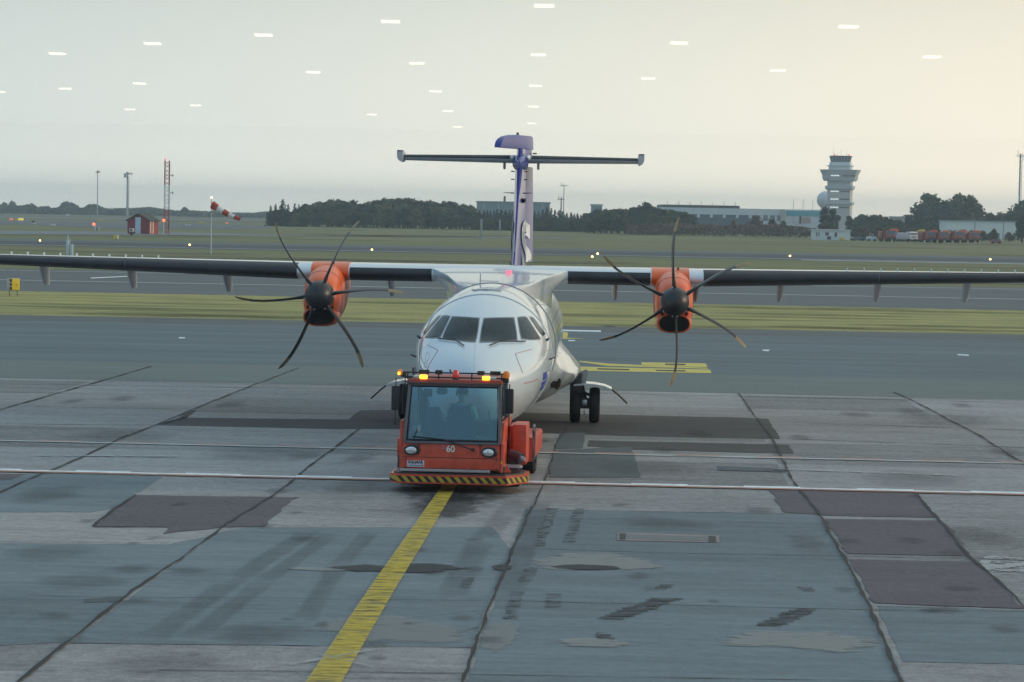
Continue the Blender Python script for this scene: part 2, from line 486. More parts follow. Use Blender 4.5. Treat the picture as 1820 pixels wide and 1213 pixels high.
def gp(pts): return [at(x, y) for x, y in pts]
def rect(x0, x1, y0, y1): return [(x0, y0), (x1, y0), (x1, y1), (x0, y1)]

sheet('ground', [rect(-3800, 3800, -60, 5200)], grass_m, -0.05)
sheet('field', [rect(-3000, 3000, 960, 5000)], grass_far, -0.03)
sheet('apron', [rect(-120, 120, -30, 71.0)], concrete, 0.0)
sheet('apron_asphalt', [rect(-600, 600, 71.0, 112.5)], asphalt, 0.0)
sheet('apron_asphalt', [rect(-600, 600, 71.06, 79.2)], paving('grey_asphalt', (0.140, 0.172, 0.165), grain=0.25, streak=0.12, cloud=0.12, streak_scale=(0.05, 1.5, 1)), 0.004)
sheet('apron_asphalt', [rect(-600, 600, 107.0, 112.4)], paving('worn_asphalt', (0.105, 0.118, 0.122), grain=0.2, streak=0.2, cloud=0.3, stripes=.3, streak_scale=(0.03, 1.5, 1)), 0.004, jit=.15, seg=2)
sheet('grass_strip', [rect(-600, 600, 112.5, 144.5)], straw, -0.012, jit=0.22, seg=0.6)
sheet('taxiway', [rect(-900, 900, 144.5, 196)], taxi_mat, -0.02)
sheet('taxiway', [rect(-1200, 1200, 312, 372)], dark_taxi, -0.03)
sheet('taxiway', [rect(-1200, 1200, 352, 376)], taxi_mat, -0.02)
sheet('runway', [gp([(-900, 411), (1005, 422.5), (1010, 424.5), (880, 423.5), (700, 421), (475, 417), (300, 413), (-900, 402)])], light_rwy, 0.0)
sheet('runway', [gp([(-900, 377), (200, 395), (330, 398), (480, 402), (480, 407), (200, 407), (60, 400), (-900, 384)])], taxi_mat, 0.0)
sheet('runway', [gp([(-600, 376), (200, 388.5), (460, 392.2), (480, 393.5), (200, 390), (-600, 379)])], light_rwy, 0.01)

# worn and greener patches in the mown grass
gs = random.Random(3)
film('grass_patch', [[(x_ - w_, y_ - h_), (x_ + w_, y_ - h_), (x_ + w_, y_ + h_), (x_ - w_, y_ + h_)] for x_, y_, w_, h_ in [(gs.uniform(-45, 40), gs.uniform(114, 143), gs.uniform(3, 12), gs.uniform(.8, 3)) for _ in range(34)]], stain_mat('green_patch', (0.105, 0.130, 0.048), cover=.54, scale=.8, stretch=(.4, 1.2, 1), soft=.2, edge=True, top=.42), 0.0, .4)
film('grass_patch', [[(x_ - w_, y_ - h_), (x_ + w_, y_ - h_), (x_ + w_, y_ + h_), (x_ - w_, y_ + h_)] for x_, y_, w_, h_ in [(gs.uniform(-120, 110), gs.choice((gs.uniform(200, 300), gs.uniform(380, 500), gs.uniform(530, 700))), gs.uniform(10, 45), gs.uniform(3, 12)) for _ in range(60)]], stain_mat('worn_patch', (0.175, 0.150, 0.085), cover=.54, scale=.12, stretch=(.3, 1.4, 1), soft=.14, edge=True, top=.6), -0.012, .4)
# edge lines on the far taxiways
sheet('road_marking', [rect(-900, 900, 165.4, 165.9), rect(-900, 900, 317.5, 318.8), rect(20, 900, 309.5, 312.0), rect(-900, 900, 190.5, 190.9)], mark_white, 0.0)
sheet('road_marking', [gp([(160, 494), (225, 491), (228, 492.2), (163, 495.6)]), gp([(1000, 586.5), (1068, 588), (1068, 590.5), (1000, 589)]),
                       gp([(1010, 605), (1022, 605), (1022, 607), (1010, 607)]), gp([(318, 600), (329, 600), (329, 602), (318, 602)]),
                       gp([(1355, 622), (1368, 622), (1366, 625), (1355, 624)]), gp([(1702, 630), (1722, 631), (1722, 633), (1702, 632)])], mark_white, 0.006)
ylw = stain_mat('yellow_marking_worn', (0.60, 0.50, 0.12), cover=0.66, scale=2.5, soft=0.1, stretch=(1, 3, 1))
ydk = mat('marking_black', (0.04, 0.045, 0.05), 0.8)
sheet('road_marking', [gp([(1020, 652), (1262, 657.5), (1265, 664), (1016, 659.5)]), gp([(1140, 644.5), (1254, 646.5), (1258, 653.5), (1140, 650)]),
                       gp([(1030, 642), (1085, 647), (1258, 654.5), (1258, 656.2), (1080, 651), (1030, 644)]), gp([(1000, 590), (1010, 592), (1008, 601), (1040, 602.5), (1000, 603)])], ylw, 0.006)
sheet('road_marking', [gp([(1062, 655.3), (1118, 656.8), (1119, 659.0), (1062, 657.5)]), gp([(1166, 658), (1218, 659), (1219, 661.2), (1166, 660)]), gp([(1182, 647), (1218, 647.6), (1219, 650), (1182, 649.3)])], ydk, 0.01)

# sealed slabs and repairs in the apron
sheet('sealed_slab', [gp([(125, 1144), (384, 948), (440, 938), (875, 938), (912, 985), (872, 1068), (838, 1152), (640, 1149)]),
                      gp([(934, 906), (1170, 910), (1452, 914), (1498, 990), (1548, 1082), (1580, 1150), (1608, 1215), (828, 1215), (880, 1068), (905, 985)]),
                      gp([(1560, 1077), (1830, 1086), (1830, 1182), (1604, 1177)]),
                      gp([(-40, 966), (300, 968), (372, 954), (118, 1142), (-40, 1150)]), gp([(60, 842), (290, 846.5), (200, 905), (160, 911), (-30, 911), (-30, 848)])], smooth_blue, 0.004, jit=0.012)
sheet('asphalt_patch', [gp([(240, 881), (532, 885), (505, 900), (470, 937), (395, 938), (290, 950), (300, 938), (165, 937), (195, 911)]),
                        gp([(1368, 866), (1625, 876), (1652, 905), (1665, 921), (1467, 917), (1392, 911)]),
                        gp([(1467, 923), (1672, 926), (1700, 955), (1724, 989), (1505, 985)]),
                        gp([(1510, 995), (1735, 1000), (1780, 1035), (1822, 1083), (1556, 1073)]),
                        gp([(-20, 843), (45, 843.5), (20, 853), (-20, 856)])], tar_purple, 0.008, jit=0.02)
sheet('asphalt_patch', [gp([(330, 743), (618, 746.5), (640, 730), (720, 729), (1262, 742), (1290, 742), (1365, 745), (1388, 781), (1130, 776), (960, 770), (890, 763), (594, 763), (280, 756)]),
                        gp([(1046, 783.5), (1402, 791), (1411, 807), (1128, 800), (1044, 794)])], tar_dark, 0.006, jit=0.015)
sheet('asphalt_patch', [gp([(986, 801), (1122, 795), (1138, 849), (976, 849)]), gp([(1274, 829), (1398, 834), (1400, 840), (1276, 837)]), gp([(995, 770), (1040, 770), (1036, 797), (985, 799)]),
                        gp([(150, 1066), (224, 1060.5), (213, 1071), (150, 1072)])], blue_patch, 0.009, jit=0.012)
pale = stain_mat('pale_film', (0.27, 0.285, 0.285), cover=0.54, scale=2.4, stretch=(0.8, 1.5, 1), soft=0.10, edge=True, top=.62)
pale2 = stain_mat('pale_film_fine', (0.30, 0.31, 0.30), cover=0.55, scale=4.5, stretch=(0.6, 1.6, 1), soft=0.09, edge=True, top=.68)
wet = stain_mat('wet_film', (0.018, 0.022, 0.028), cover=0.63, scale=4.0, stretch=(0.6, 1.5, 1), rough=0.7, soft=0.06, edge=True, top=.85)
dirt = stain_mat('tyre_dirt', (0.050, 0.060, 0.064), cover=0.52, scale=1.0, stretch=(2.2, 0.35, 1), soft=0.26, edge=True, top=.24)
soil = stain_mat('soiling', (0.055, 0.060, 0.060), cover=0.53, scale=1.1, stretch=(0.6, 1.1, 1), soft=0.24, edge=True, top=.24)
rubber = stain_mat('tyre_rubber', (0.040, 0.048, 0.052), cover=0.46, scale=6, soft=0.15)
film('stain_and_shade', [gp([(530, 1121), (580, 1092), (660, 1086), (700, 1090), (770, 1104), (865, 1120), (855, 1152), (640, 1150), (586, 1130)]), gp([(860, 1118), (905, 1100), (925, 1140), (840, 1175)])], pale, 0.013, .62)
film('stain_and_shade', [gp([(915, 1000), (985, 982), (1080, 981), (1165, 994), (1215, 1013), (1150, 1018), (940, 1018)]), gp([(1235, 1150), (1300, 1120), (1400, 1122), (1480, 1122), (1600, 1143), (1530, 1170), (1400, 1156)]), gp([(980, 1140), (1120, 1136), (1150, 1150), (1000, 1152)]), gp([(480, 1014), (560, 1010), (640, 1012), (560, 1018)])], pale2, 0.014, .6)
film('stain_and_shade', [gp([(1712, 991), (1860, 994), (1860, 1034), (1760, 1014)])], stain_mat('new_concrete', (0.34, 0.35, 0.345), cover=.4, scale=3, soft=.05, edge=True), 0.012, .8)
film('stain_and_shade', [gp([(570, 1010), (640, 1004), (700, 1010), (720, 1003), (780, 1002), (845, 1012), (770, 1021), (720, 1020), (660, 1018), (620, 1019)]), gp([(985, 1009), (1060, 1006), (1110, 1012), (1000, 1016)]), gp([(870, 1010), (890, 1004), (915, 1010), (885, 1017)])], wet, 0.018, .7)
def lane(pts, w_):
    P = gp(pts); out = []
    for a, b in zip(P, P[1:]):
        t = (b - a).normalized(); nn = Vector((t.y, -t.x, 0)) * w_ / 2; e_ = t * w_ * .4
        out.append([a - e_ - nn * .6, a - nn, b - nn, b + e_ - nn * .6, b + e_ + nn * .6, b + nn, a + nn, a - e_ + nn * .6])
    return out
film('stain_and_shade', lane([(262, 1140), (420, 1030), (560, 940)], .42) + lane([(350, 1130), (470, 1035), (590, 950)], .36) + lane([(540, 1105), (600, 1010), (660, 945)], .34) + lane([(800, 1060), (860, 960), (925, 885)], .5) + lane([(900, 1060), (935, 960), (960, 890)], .5), dirt, 0.016, .6)
film('stain_and_shade', [gp([(330, 1148), (420, 1115), (545, 1100), (540, 1148)]), gp([(290, 1016), (340, 1008), (385, 1017), (340, 1026)]), gp([(1680, 950), (1745, 940), (1815, 952), (1740, 972)]), gp([(140, 1172), (300, 1158), (430, 1168), (400, 1205), (190, 1210)]), gp([(1080, 930), (1200, 918), (1300, 935), (1180, 950)]), gp([(1380, 960), (1440, 950), (1490, 970), (1430, 985)]), gp([(0, 975), (90, 968), (180, 985), (80, 1010)]), gp([(20, 1040), (160, 1015), (260, 1035), (120, 1058)]), gp([(640, 905), (740, 890), (860, 905), (760, 930)]), gp([(0, 880), (90, 860), (160, 880), (70, 905)]),
               gp([(1000, 830), (1150, 815), (1260, 835), (1120, 850)]), gp([(1500, 850), (1620, 835), (1760, 855), (1620, 872)]), gp([(330, 800), (480, 790), (600, 810), (440, 828)]), gp([(100, 770), (240, 760), (330, 780), (200, 790)]), gp([(560, 870), (640, 845), (700, 868), (640, 890)]), gp([(1560, 740), (1700, 732), (1800, 750), (1640, 765)])], soil, 0.0155, .45)
film('stain_and_shade', [gp([(690, 868), (720, 858), (900, 858), (950, 868), (900, 900), (740, 900)]), gp([(720, 880), (800, 870), (880, 885), (840, 930), (760, 925)])], stain_mat('oil_and_contact_shade', (0.035, 0.037, 0.038), cover=.56, scale=3.5, soft=.12, edge=True, top=.6), 0.0165, .5)  # oil film that also paints dark contact shade at the tractor's foot
film('stain_and_shade', [gp([(x_, y_), (x_ + w_ * .5, y_ - w_ * .12), (x_ + w_, y_), (x_ + w_ * .5, y_ + w_ * .12)]) for x_, y_, w_ in [(random.uniform(0, 1800), random.uniform(700, 1200), random.uniform(25, 90)) for _ in range(60)]], stain_mat('small_spots', (0.06, 0.064, 0.066), cover=.57, scale=2.6, stretch=(.8, 1.2, 1), soft=.18, edge=True, top=.28), 0.0145, .3)
# tyre tread prints: short bars across each wheel path
def treads(paths, m, z):
    polys = []
    for (a, b, wd, n, sk) in paths:
        A, B = at(*a), at(*b)
        t = (B - A); nn = Vector((1, 0, 0))
        for i in range(n):
            c = A + t * ((i + random.uniform(-.2, .2)) / n)
            hw = wd * random.uniform(0.35, 0.55)
            th = t.length / n * 0.30
            s_ = sk * hw
            polys.append([(c.x - hw, c.y - th - s_), (c.x + hw, c.y - th + s_), (c.x + hw, c.y + th + s_), (c.x - hw, c.y + th - s_)])
    return sheet('tyre_mark', polys, m, z)
treads([((982, 906), (955, 975), 0.20, 16, 0), ((1030, 906), (1010, 968), 0.20, 14, 0), ((945, 1012), (930, 1040), 0.2, 8, 0), ((985, 1058), (982, 1085), 0.22, 8, 0), ((920, 1055), (905, 1105), 0.2, 12, 0), ((835, 1030), (822, 1050), 0.15, 6, 0)], rubber, 0.017)
treads([((1185, 1066), (1080, 1104), 0.42, 17, 0.05), ((1186, 1042), (1172, 1050), 0.2, 4, 0), ((1432, 1084), (1362, 1116), 0.36, 13, 0.05), ((1430, 1046), (1440, 1054), 0.2, 4, 0), ((1070, 1128), (1080, 1140), 0.2, 4, 0)], stain_mat('skid_rubber', (0.030, 0.036, 0.040), cover=0.56, scale=7, soft=0.12), 0.017)

# joints between the slabs
def strips(name, lines, m, z, wob=0.011, kind='structure'):
    polys = []
    for pts, wd in lines:
        P = gp(pts); line = []
        for a, b in zip(P, P[1:]):
            k = max(1, int((b - a).length / 0.4))
            line += [a.lerp(b, j / k) for j in range(k)]
        line.append(P[-1])
        L_, R_ = [], []
        off = 0
        for i, p in enumerate(line):
            t = (line[min(i + 1, len(line) - 1)] - line[max(0, i - 1)]).normalized()
            nn = Vector((-t.y, t.x, 0))
            off = off * 0.8 + random.gauss(0, wob)
            hw = wd * 0.36 * random.uniform(0.45, 1.45)
            L_.append(p + nn * (off + hw)); R_.append(p + nn * (off - hw))
        polys += [[L_[i], R_[i], R_[i + 1], L_[i + 1]] for i in range(len(line) - 1)]
    return sheet(name, polys, m, z, kind=kind)
strips('joint_line', [
    ([(30, 1216), (110, 1148), (380, 950), (500, 872), (540, 836), (600, 792), (640, 763)], 0.055),
    ([(-20, 884), (154, 809), (211, 782), (285, 753), (342, 729), (454, 684), (531, 655)], 0.06),
    ([(-40, 740), (60, 712), (160, 684), (270, 652)], 0.09),
    ([(822, 1216), (872, 1075), (895, 1020), (942, 902)], 0.06), ([(950, 900), (968, 860), (985, 800), (1005, 762)], 0.04),
    ([(1602, 1216), (1550, 1082), (1500, 990), (1455, 914), (1404, 845), (1372, 778), (1342, 740), (1312, 700)], 0.065),
    ([(1850, 842), (1790, 806), (1740, 775), (1650, 727), (1590, 698)], 0.07),
    ([(282, 755), (320, 745), (342, 731)], 0.16), ([(165, 937), (195, 912), (240, 881)], 0.07), ([(1625, 876), (1665, 921), (1725, 990), (1780, 1035), (1822, 1083)], 0.06), ([(165, 938), (298, 939)], 0.05),
], tar_seal, 0.020)
strips('joint_line', [
    ([(-20, 697), (150, 700), (420, 704)], 0.06), ([(-20, 722), (342, 728)], 0.06), ([(-20, 754), (330, 757)], 0.07),
    ([(-20, 964), (300, 966)], 0.025), ([(-20, 1060), (455, 1064), (870, 1069)], 0.022), ([(125, 1144), (650, 1150), (838, 1153)], 0.025), ([(-20, 1192), (100, 1193)], 0.03), ([(280, 1192), (825, 1198)], 0.03), ([(384, 948), (912, 950)], 0.012),
    ([(901, 975), (1240, 985), (1495, 989), (1840, 996)], 0.03), ([(873, 1068), (1340, 1080), (1551, 1085), (1840, 1088)], 0.028), ([(834, 1200), (1610, 1213)], 0.028), ([(934, 906), (1160, 911), (1450, 914)], 0.03),
    ([(1087, 718), (1330, 725), (1600, 732)], 0.03), ([(1370, 750), (1840, 766)], 0.07), ([(1388, 780), (1840, 797)], 0.07), ([(1455, 914), (1840, 922)], 0.03), ([(-20, 683), (400, 689), (1000, 698), (1840, 717)], 0.10), ([(1138, 832), (1270, 834)], 0.02),
    ([(876, 1084), (800, 1092), (720, 1100), (640, 1104)], 0.012), ([(730, 1140), (800, 1132), (850, 1115)], 0.012),
], seam_grey, 0.010, wob=0.008)

# painted lines
P0_, P1_ = at(0, 838), at(1820, 878)
yl = (P0_.y + P1_.y) / 2
polys = [rect(-40, 40, yl - 0.10, yl + 0.06)]
x = -40.0; k = 0
while x < 40:
    polys.append(rect(x, x + 1.05, yl + 0.055, yl + 0.20)); x += 2.1
sheet('road_marking', polys, mark_white, 0.022)
sheet('road_marking', [rect(-40, 40, yl - 0.30, yl - 0.115)], stain_mat('worn_red_paint', (0.46, 0.22, 0.15), cover=0.62, scale=4, stretch=(0.4, 2, 1), soft=0.15), 0.022)
y2 = (at(0, 787).y + at(1820, 823).y) / 2
sheet('road_marking', [rect(-40, 40, y2 - 0.08, y2 + 0.06)], stain_mat('worn_white_paint', (0.55, 0.60, 0.61), cover=0.62, scale=2, stretch=(0.3, 2, 1), soft=0.15), 0.022)
sheet('road_marking', [rect(-40 + 1.7 * i, -40 + 1.7 * i + 0.95, y2 + 0.12, y2 + 0.30) for i in range(47)], mark_red, 0.022)
sheet('road_marking', [gp([(62, 810.5), (316, 812), (316, 813.8), (62, 812.2)]), gp([(1370, 834), (1700, 846), (1700, 847.5), (1370, 836)]), gp([(515, 1184), (665, 1157), (666, 1158), (516, 1185.5)]), gp([(548, 1160.5), (652, 1185), (651, 1186.3), (547, 1161.6)])], stain_mat('chalk_paint', (0.40, 0.43, 0.42), cover=0.52, scale=3, soft=0.12), 0.024)
sheet('taxi_line', [gp([(543, 1216), (607, 1216), (702, 1050), (760, 955), (804, 879), (864, 770), (846, 770), (776, 879), (722, 955), (655, 1050)])], stain_mat('yellow_line_paint', (0.56, 0.42, 0.045), cover=0.565, scale=2.6, stretch=(1.0, 3.0, 1), soft=0.14, top=.92), 0.023)
# drain cover let into the slab
sheet('drain_cover', [gp([(1097, 948), (1278, 953), (1279, 966), (1097, 962)])], mat('drain_frame', (0.24, 0.20, 0.20), 0.8, var=0.2), 0.012)
sheet('drain_cover', [gp([(1112, 951.5), (1260, 955.5), (1260, 963), (1112, 959.5)])], mat('drain_grate', (0.15, 0.165, 0.17), 0.8, var=0.2, scale=20), 0.015)
sheet('drain_cover', [gp([(1101, 950), (1112, 950), (1111, 961), (1101, 961)]), gp([(1259, 954.5), (1272, 955), (1273, 965), (1259, 965)])], mat('drain_dark', (0.05, 0.045, 0.045), 0.8), 0.016)

# ------------------------------------------------------------------ the turboprop airliner
plane = thing('airliner', (-3.16, 47.41, 0), 'white turboprop airliner with orange engine cowls and a blue tail', 'airplane', rz=R(0.95))

ST = [(0.00, 1.68, .02, 1.70, 1.66), (.05, 1.68, .17, 1.86, 1.50), (.3, 1.70, .47, 2.08, 1.24), (.7, 1.75, .76, 2.26, 1.02), (1.2, 1.82, 1.0, 2.41, .86), (1.7, 1.88, 1.15, 2.55, .76),
      (2.1, 1.93, 1.24, 2.73, .70), (2.6, 1.98, 1.31, 2.94, .66), (3.2, 2.02, 1.37, 3.14, .64), (4.2, 2.05, 1.42, 3.36, .62), (5.5, 2.05, 1.435, 3.46, .62), (7, 2.05, 1.435, 3.485, .62),
      (12, 2.05, 1.435, 3.485, .62), (16.5, 2.05, 1.435, 3.485, .62), (19, 2.1, 1.40, 3.485, .76), (21.5, 2.3, 1.16, 3.46, 1.3), (24, 2.65, .74, 3.42, 2.0), (26, 2.95, .36, 3.34, 2.6), (27.1, 3.1, .08, 3.2, 3.05)]
def interp(tab, y):
    if y <= tab[0][0]: return tab[0][1:]
    for i in range(len(tab) - 1):
        a, b = tab[i], tab[i + 1]
        if y <= b[0]:
            t = (y - a[0]) / (b[0] - a[0]); out = []
            for k in range(1, len(a)):
                h = b[0] - a[0]
                m0 = (b[k] - tab[i - 1][k]) / (b[0] - tab[i - 1][0]) if i > 0 else (b[k] - a[k]) / h
                m1 = (tab[i + 2][k] - a[k]) / (tab[i + 2][0] - a[0]) if i + 2 < len(tab) else (b[k] - a[k]) / h
                d = (b[k] - a[k]) / h
                if i == 0: m0 = d
                if d == 0: m0 = m1 = 0
                t2, t3 = t * t, t * t * t
                out.append((2 * t3 - 3 * t2 + 1) * a[k] + (t3 - 2 * t2 + t) * h * m0 + (-2 * t3 + 3 * t2) * b[k] + (t3 - t2) * h * m1)
            return out
    return tab[-1][1:]

def fus_ring(y, grow=0.0, n=64):
    zc, rx, top, bot = interp(ST, y)
    rx += grow; top += grow; bot -= grow
    out = []
    for k in range(n):
        a = 2 * math.pi * k / n
        c, s_ = math.cos(a), math.sin(a)
        out.append(Vector((rx * c, y, zc + (top - zc if s_ >= 0 else zc - bot) * s_)))
    return out
ys = [0, .02, .05, .1, .16, .23, .3, .4, .55, .7, .85, 1.0, 1.2, 1.4, 1.55, 1.7, 1.9, 2.1, 2.35, 2.6, 2.9, 3.2, 3.7, 4.2, 4.8, 5.5, 6.2, 7, 9, 12, 14, 16.5, 17.5, 18.3, 19, 20, 21.5, 22.7, 24, 25, 26, 26.6, 27.1]
mb = MB(); mb.loft([fus_ring(y) for y in ys])
fus = mb.build('fuselage', white_paint, plane, smooth=50)
bvh_f = BVHTree.FromPolygons([Vector(v) for v in mb.V], mb.F)
def surf(x, z, tree=None, off=0.0):
    h = (tree or bvh_f).ray_cast(Vector((x, -5, z)), Vector((0, 1, 0)))
    if h[0] is None: return None
    n_ = h[1] if h[1].y < 0 else -h[1]
    return h[0] + n_ * off

def skin_patch(quad, off, mb, nx=10, nz=8, tree=None, round_=0.0):
    """a panel given by its front-view corners (TL, TR, BR, BL) laid on the skin of the fuselage"""
    TL, TR, BR, BL = [Vector((a, 0, b)) for a, b in quad]
    grid = []
    for j in range(nz + 1):
        row = []
        for i in range(nx + 1):
            u, v = i / nx, j / nz
            if round_:
                uu = (u - .5) * 2; vv = (v - .5) * 2
                k = 1 - round_ * (uu * uu * vv * vv)
                u, v = .5 + uu * k / 2, .5 + vv * k / 2
            p = TL.lerp(TR, u).lerp(BL.lerp(BR, u), v)
            row.append(surf(p.x, p.z, tree, off))
        grid.append(row)
    vs, fs, idx = [], [], {}
    for j in range(nz + 1):
        for i in range(nx + 1):
            if grid[j][i] is not None: idx[(j, i)] = len(vs); vs.append(grid[j][i])
    for j in range(nz):
        for i in range(nx):
            q = [(j, i), (j, i + 1), (j + 1, i + 1), (j + 1, i)]
            if all(k in idx for k in q): fs.append([idx[k] for k in q])
    mb.add(vs, fs)
def grow_quad(q, d):
    cx = sum(p[0] for p in q) / 4; cz = sum(p[1] for p in q) / 4
    return [(p[0] + math.copysign(d, p[0] - cx), p[1] + math.copysign(d, p[1] - cz)) for p in q]

WZ, WB = 2.90, 2.485
wins = [[(-.60, WZ), (-.045, WZ - .01), (-.062, WB - .01), (-.75, WB + .03)], [(.058, WZ - .01), (.637, WZ), (.75, WB + .02), (.03, WB - .01)],
        [(-.835, WZ), (-.665, WZ), (-.81, WB + .04), (-1.147, WB)], [(.727, WZ), (.897, WZ), (1.20, WB), (.84, WB + .04)],
        [(-.945, WZ - .02), (-.875, WZ), (-1.18, WB + .03), (-1.225, WB + .08)], [(.94, WZ), (1.02, WZ - .02), (1.275, WB + .07), (1.235, WB + .03)]]
for i, q in enumerate(wins):
    m_ = MB(); skin_patch(grow_quad(q, .022), .004, m_, round_=.03)
    fr = m_.build('window_frame', grey_line if i < 4 else grey_paint, plane, smooth=60)
    m_ = MB(); skin_patch(q, .010, m_, round_=.05)
    m_.build('window_pane', cockpit_glass, fr, smooth=60)
# wipers on the two front panes
for pts in ([(-.83, WB - .005), (-.45, WB - .02), (-.27, WB - .10)], [(.90, WB - .03), (.42, WB - .02), (.23, WB - .09)]):
    P = []
    for a, b in zip(pts, pts[1:]):
        for t in (0, .25, .5, .75): P.append((a[0] + (b[0] - a[0]) * t, a[1] + (b[1] - a[1]) * t))
    P.append(pts[-1])
    MB().tube([surf(x, z, off=.03) for x, z in P], .014, 6).build('windscreen_wiper', black_plastic, plane)
# thin seams and outlines on the nose
def seam(pts, r, m, name='panel_outline'):
    P = []
    for a, b in zip(pts, pts[1:]):
        for t in range(6): P.append((a[0] + (b[0] - a[0]) * t / 6, a[1] + (b[1] - a[1]) * t / 6))
    P.append(pts[-1])
    Q = [surf(x, z, off=.004) for x, z in P]
    Q = [q for q in Q if q]
    if len(Q) > 2: return MB().tube(Q, r, 5).build(name, m, plane)
seam([(-1.06, 2.36), (-.80, 2.29), (-.95, 2.02), (-1.0, 1.88), (-1.02, 1.78)], .004, red_line)
seam([(1.05, 2.32), (.74, 2.26), (.86, 2.0), (.90, 1.9)], .004, red_line)
seam([(.93, 1.70), (1.0, 1.70), (1.18, 1.73)], .008, red_line)
seam([(-1.20, 2.46), (-1.22, 2.2), (-1.19, 2.0), (-1.05, 1.82)], .005, grey_line)
seam([(-.055, 2.46), (-.02, 2.2), (0, 1.9)], .002, grey_paint)
for x, z in ((-.47, 1.92), (.37, 1.89)):
    p = surf(x, z); MB().tube([p, p + Vector((.02 * (1 if x > 0 else -1), -.05, .06))], .016, 6).build('pitot_probe', dark_metal, plane)
for x in (-1.30, 1.30):
    s_ = 1 if x > 0 else -1
    p = Vector((s_ * 1.33, 3.4, 2.02)); MB().tube([p, p + Vector((s_ * .16, -.05, .07 * s_ * s_))], [.025, .012], 6).build('probe_vane', dark_metal, plane)
    p = Vector((s_ * 1.30, 3.55, 2.42)); MB().tube([p, p + Vector((s_ * .05, -.14, .05))], [.03, .02], 6).build('probe_vane', dark_metal, plane)
# round marks beside the outlines
for x, z, r_ in ((-1.02, 2.15, .055), (-1.04, 2.0, .04)):
    P = [surf(x + r_ * .8 * math.cos(a), z + r_ * 1.4 * math.sin(a), off=.004) for a in [i * math.pi / 8 for i in range(17)]]
    MB().tube([p for p in P if p], .003, 5).build('panel_mark', grey_paint, plane)
# thin dark ring where the wing root begins, roof hatch, blade antenna
for yy, r_, m_ in ((7.2, .012, grey_line), (4.05, .010, white_paint)):
    P = [p for p in fus_ring(yy, .004, 64)]
    MB().tube(P + [P[0]], r_, 5, caps=False).build('skin_seam', m_, plane)
MB().tube([Vector((-.32, 5.0, 3.40)), Vector((-.28, 4.7, 3.395)), Vector((0, 4.62, 3.42)), Vector((.28, 4.7, 3.395)), Vector((.32, 5.0, 3.40))], .018, 6).build('roof_hatch', grey_paint, plane)
mb = MB(); mb.tube([(-.2, 6.0, 3.45), (-.2, 6.05, 3.72)], [.02, .012], 6); mb.tube([(-.2, 6.05, 3.56), (.2, 6.05, 3.555)], .01, 6)
mb.build('antenna', grey_paint, plane)
mb = MB(); mb.prism([(1.0, 0.62), (1.55, 0.62), (1.45, 0.30), (1.25, 0.30)], (-.015, .015), 'X', (0, 5.0, 0)); mb.build('antenna', white_paint, plane)
# flag panel low on the side
mb = MB()
for q_ in ([(1.275, 1.82), (1.335, 1.82), (1.325, 1.66), (1.265, 1.66)], [(1.245, 1.63), (1.315, 1.63), (1.30, 1.54), (1.23, 1.54)], [(1.215, 1.52), (1.275, 1.52), (1.265, 1.45), (1.205, 1.45)]):
    skin_patch(q_, .006, mb, 3, 3)
mb.build('flag_mark', mat('flag_blue', (.03, .05, .35), .5), plane, smooth=0)
# passenger windows and forward door along both sides
for s_ in (-1, 1):
    for k in range(15):
        m_ = MB()
        vs = []
        for z, dy in ((2.62, -.09), (2.62, .09), (2.30, .09), (2.30, -.09)):
            h = bvh_f.ray_cast(Vector((5 * s_, 7.9 + k * .76 + dy, z)), Vector((-s_, 0, 0)))
            vs.append(h[0] + Vector((.006 * s_, 0, 0)))
        m_.add(vs, [[0, 1, 2, 3]]); m_.build('cabin_window', cockpit_glass, plane, smooth=0)

# --- wing
def naca(t, n=16):
    xs = [(1 - math.cos(math.pi * i / n)) / 2 for i in range(n + 1)]
    yt = lambda x: 5 * t * (.2969 * math.sqrt(x) - .126 * x - .3516 * x * x + .2843 * x ** 3 - .1036 * x ** 4)
    return [(x, yt(x) * 1.1) for x in xs[::-1]] + [(x, -yt(x) * .9) for x in xs[1:]]
def wing_at(x):
    ax = abs(x)
    if ax <= 4.8: return 11.3, 2.57, .165, 3.555
    t = (ax - 4.8) / (13.52 - 4.8)
    return 11.3 + .45 * t, 2.57 - 1.05 * t, .165 - .02 * t, 3.555 + .019 * (ax - 4.8)
def wing_ring(x, x0=None, x1=None, off=0.0):
    le, c, t, z = wing_at(x)
    pts = []
    for u, v in naca(t):
        pts.append((u, v))
    if x0 is not None:      # leading-edge wrap only: upper surface back to x0, lower back to x1
        up = [p for p in pts[:17] if p[0] <= x0 + 1e-6]; lo = [p for p in pts[17:] if p[0] <= x1 + 1e-6]
        pts = up + lo
    out = []
    for i, (u, v) in enumerate(pts):
        y, zz = le + u * c, z + v * c
        if off:
            a = pts[max(i - 1, 0)]; b = pts[min(i + 1, len(pts) - 1)]
            tn = Vector((b[0] - a[0], b[1] - a[1])).normalized(); nn = Vector((tn.y, -tn.x))
            if nn.x > 0 and u < .02: nn = -nn
            if u >= .02: nn = Vector((nn.x, abs(nn.y))) if v > 0 else Vector((nn.x, -abs(nn.y)))
            y += nn.x * off; zz += nn.y * off
        out.append(Vector((x, y, zz)))
    return out
xs = [-13.52, -13.3, -11, -9, -7, -4.8, -3, -1.6, 0, 1.6, 3, 4.8, 7, 9, 11, 13.3, 13.52]
wing = MB().loft([wing_ring(x) for x in xs]).build('wing', white_paint, plane, smooth=50)
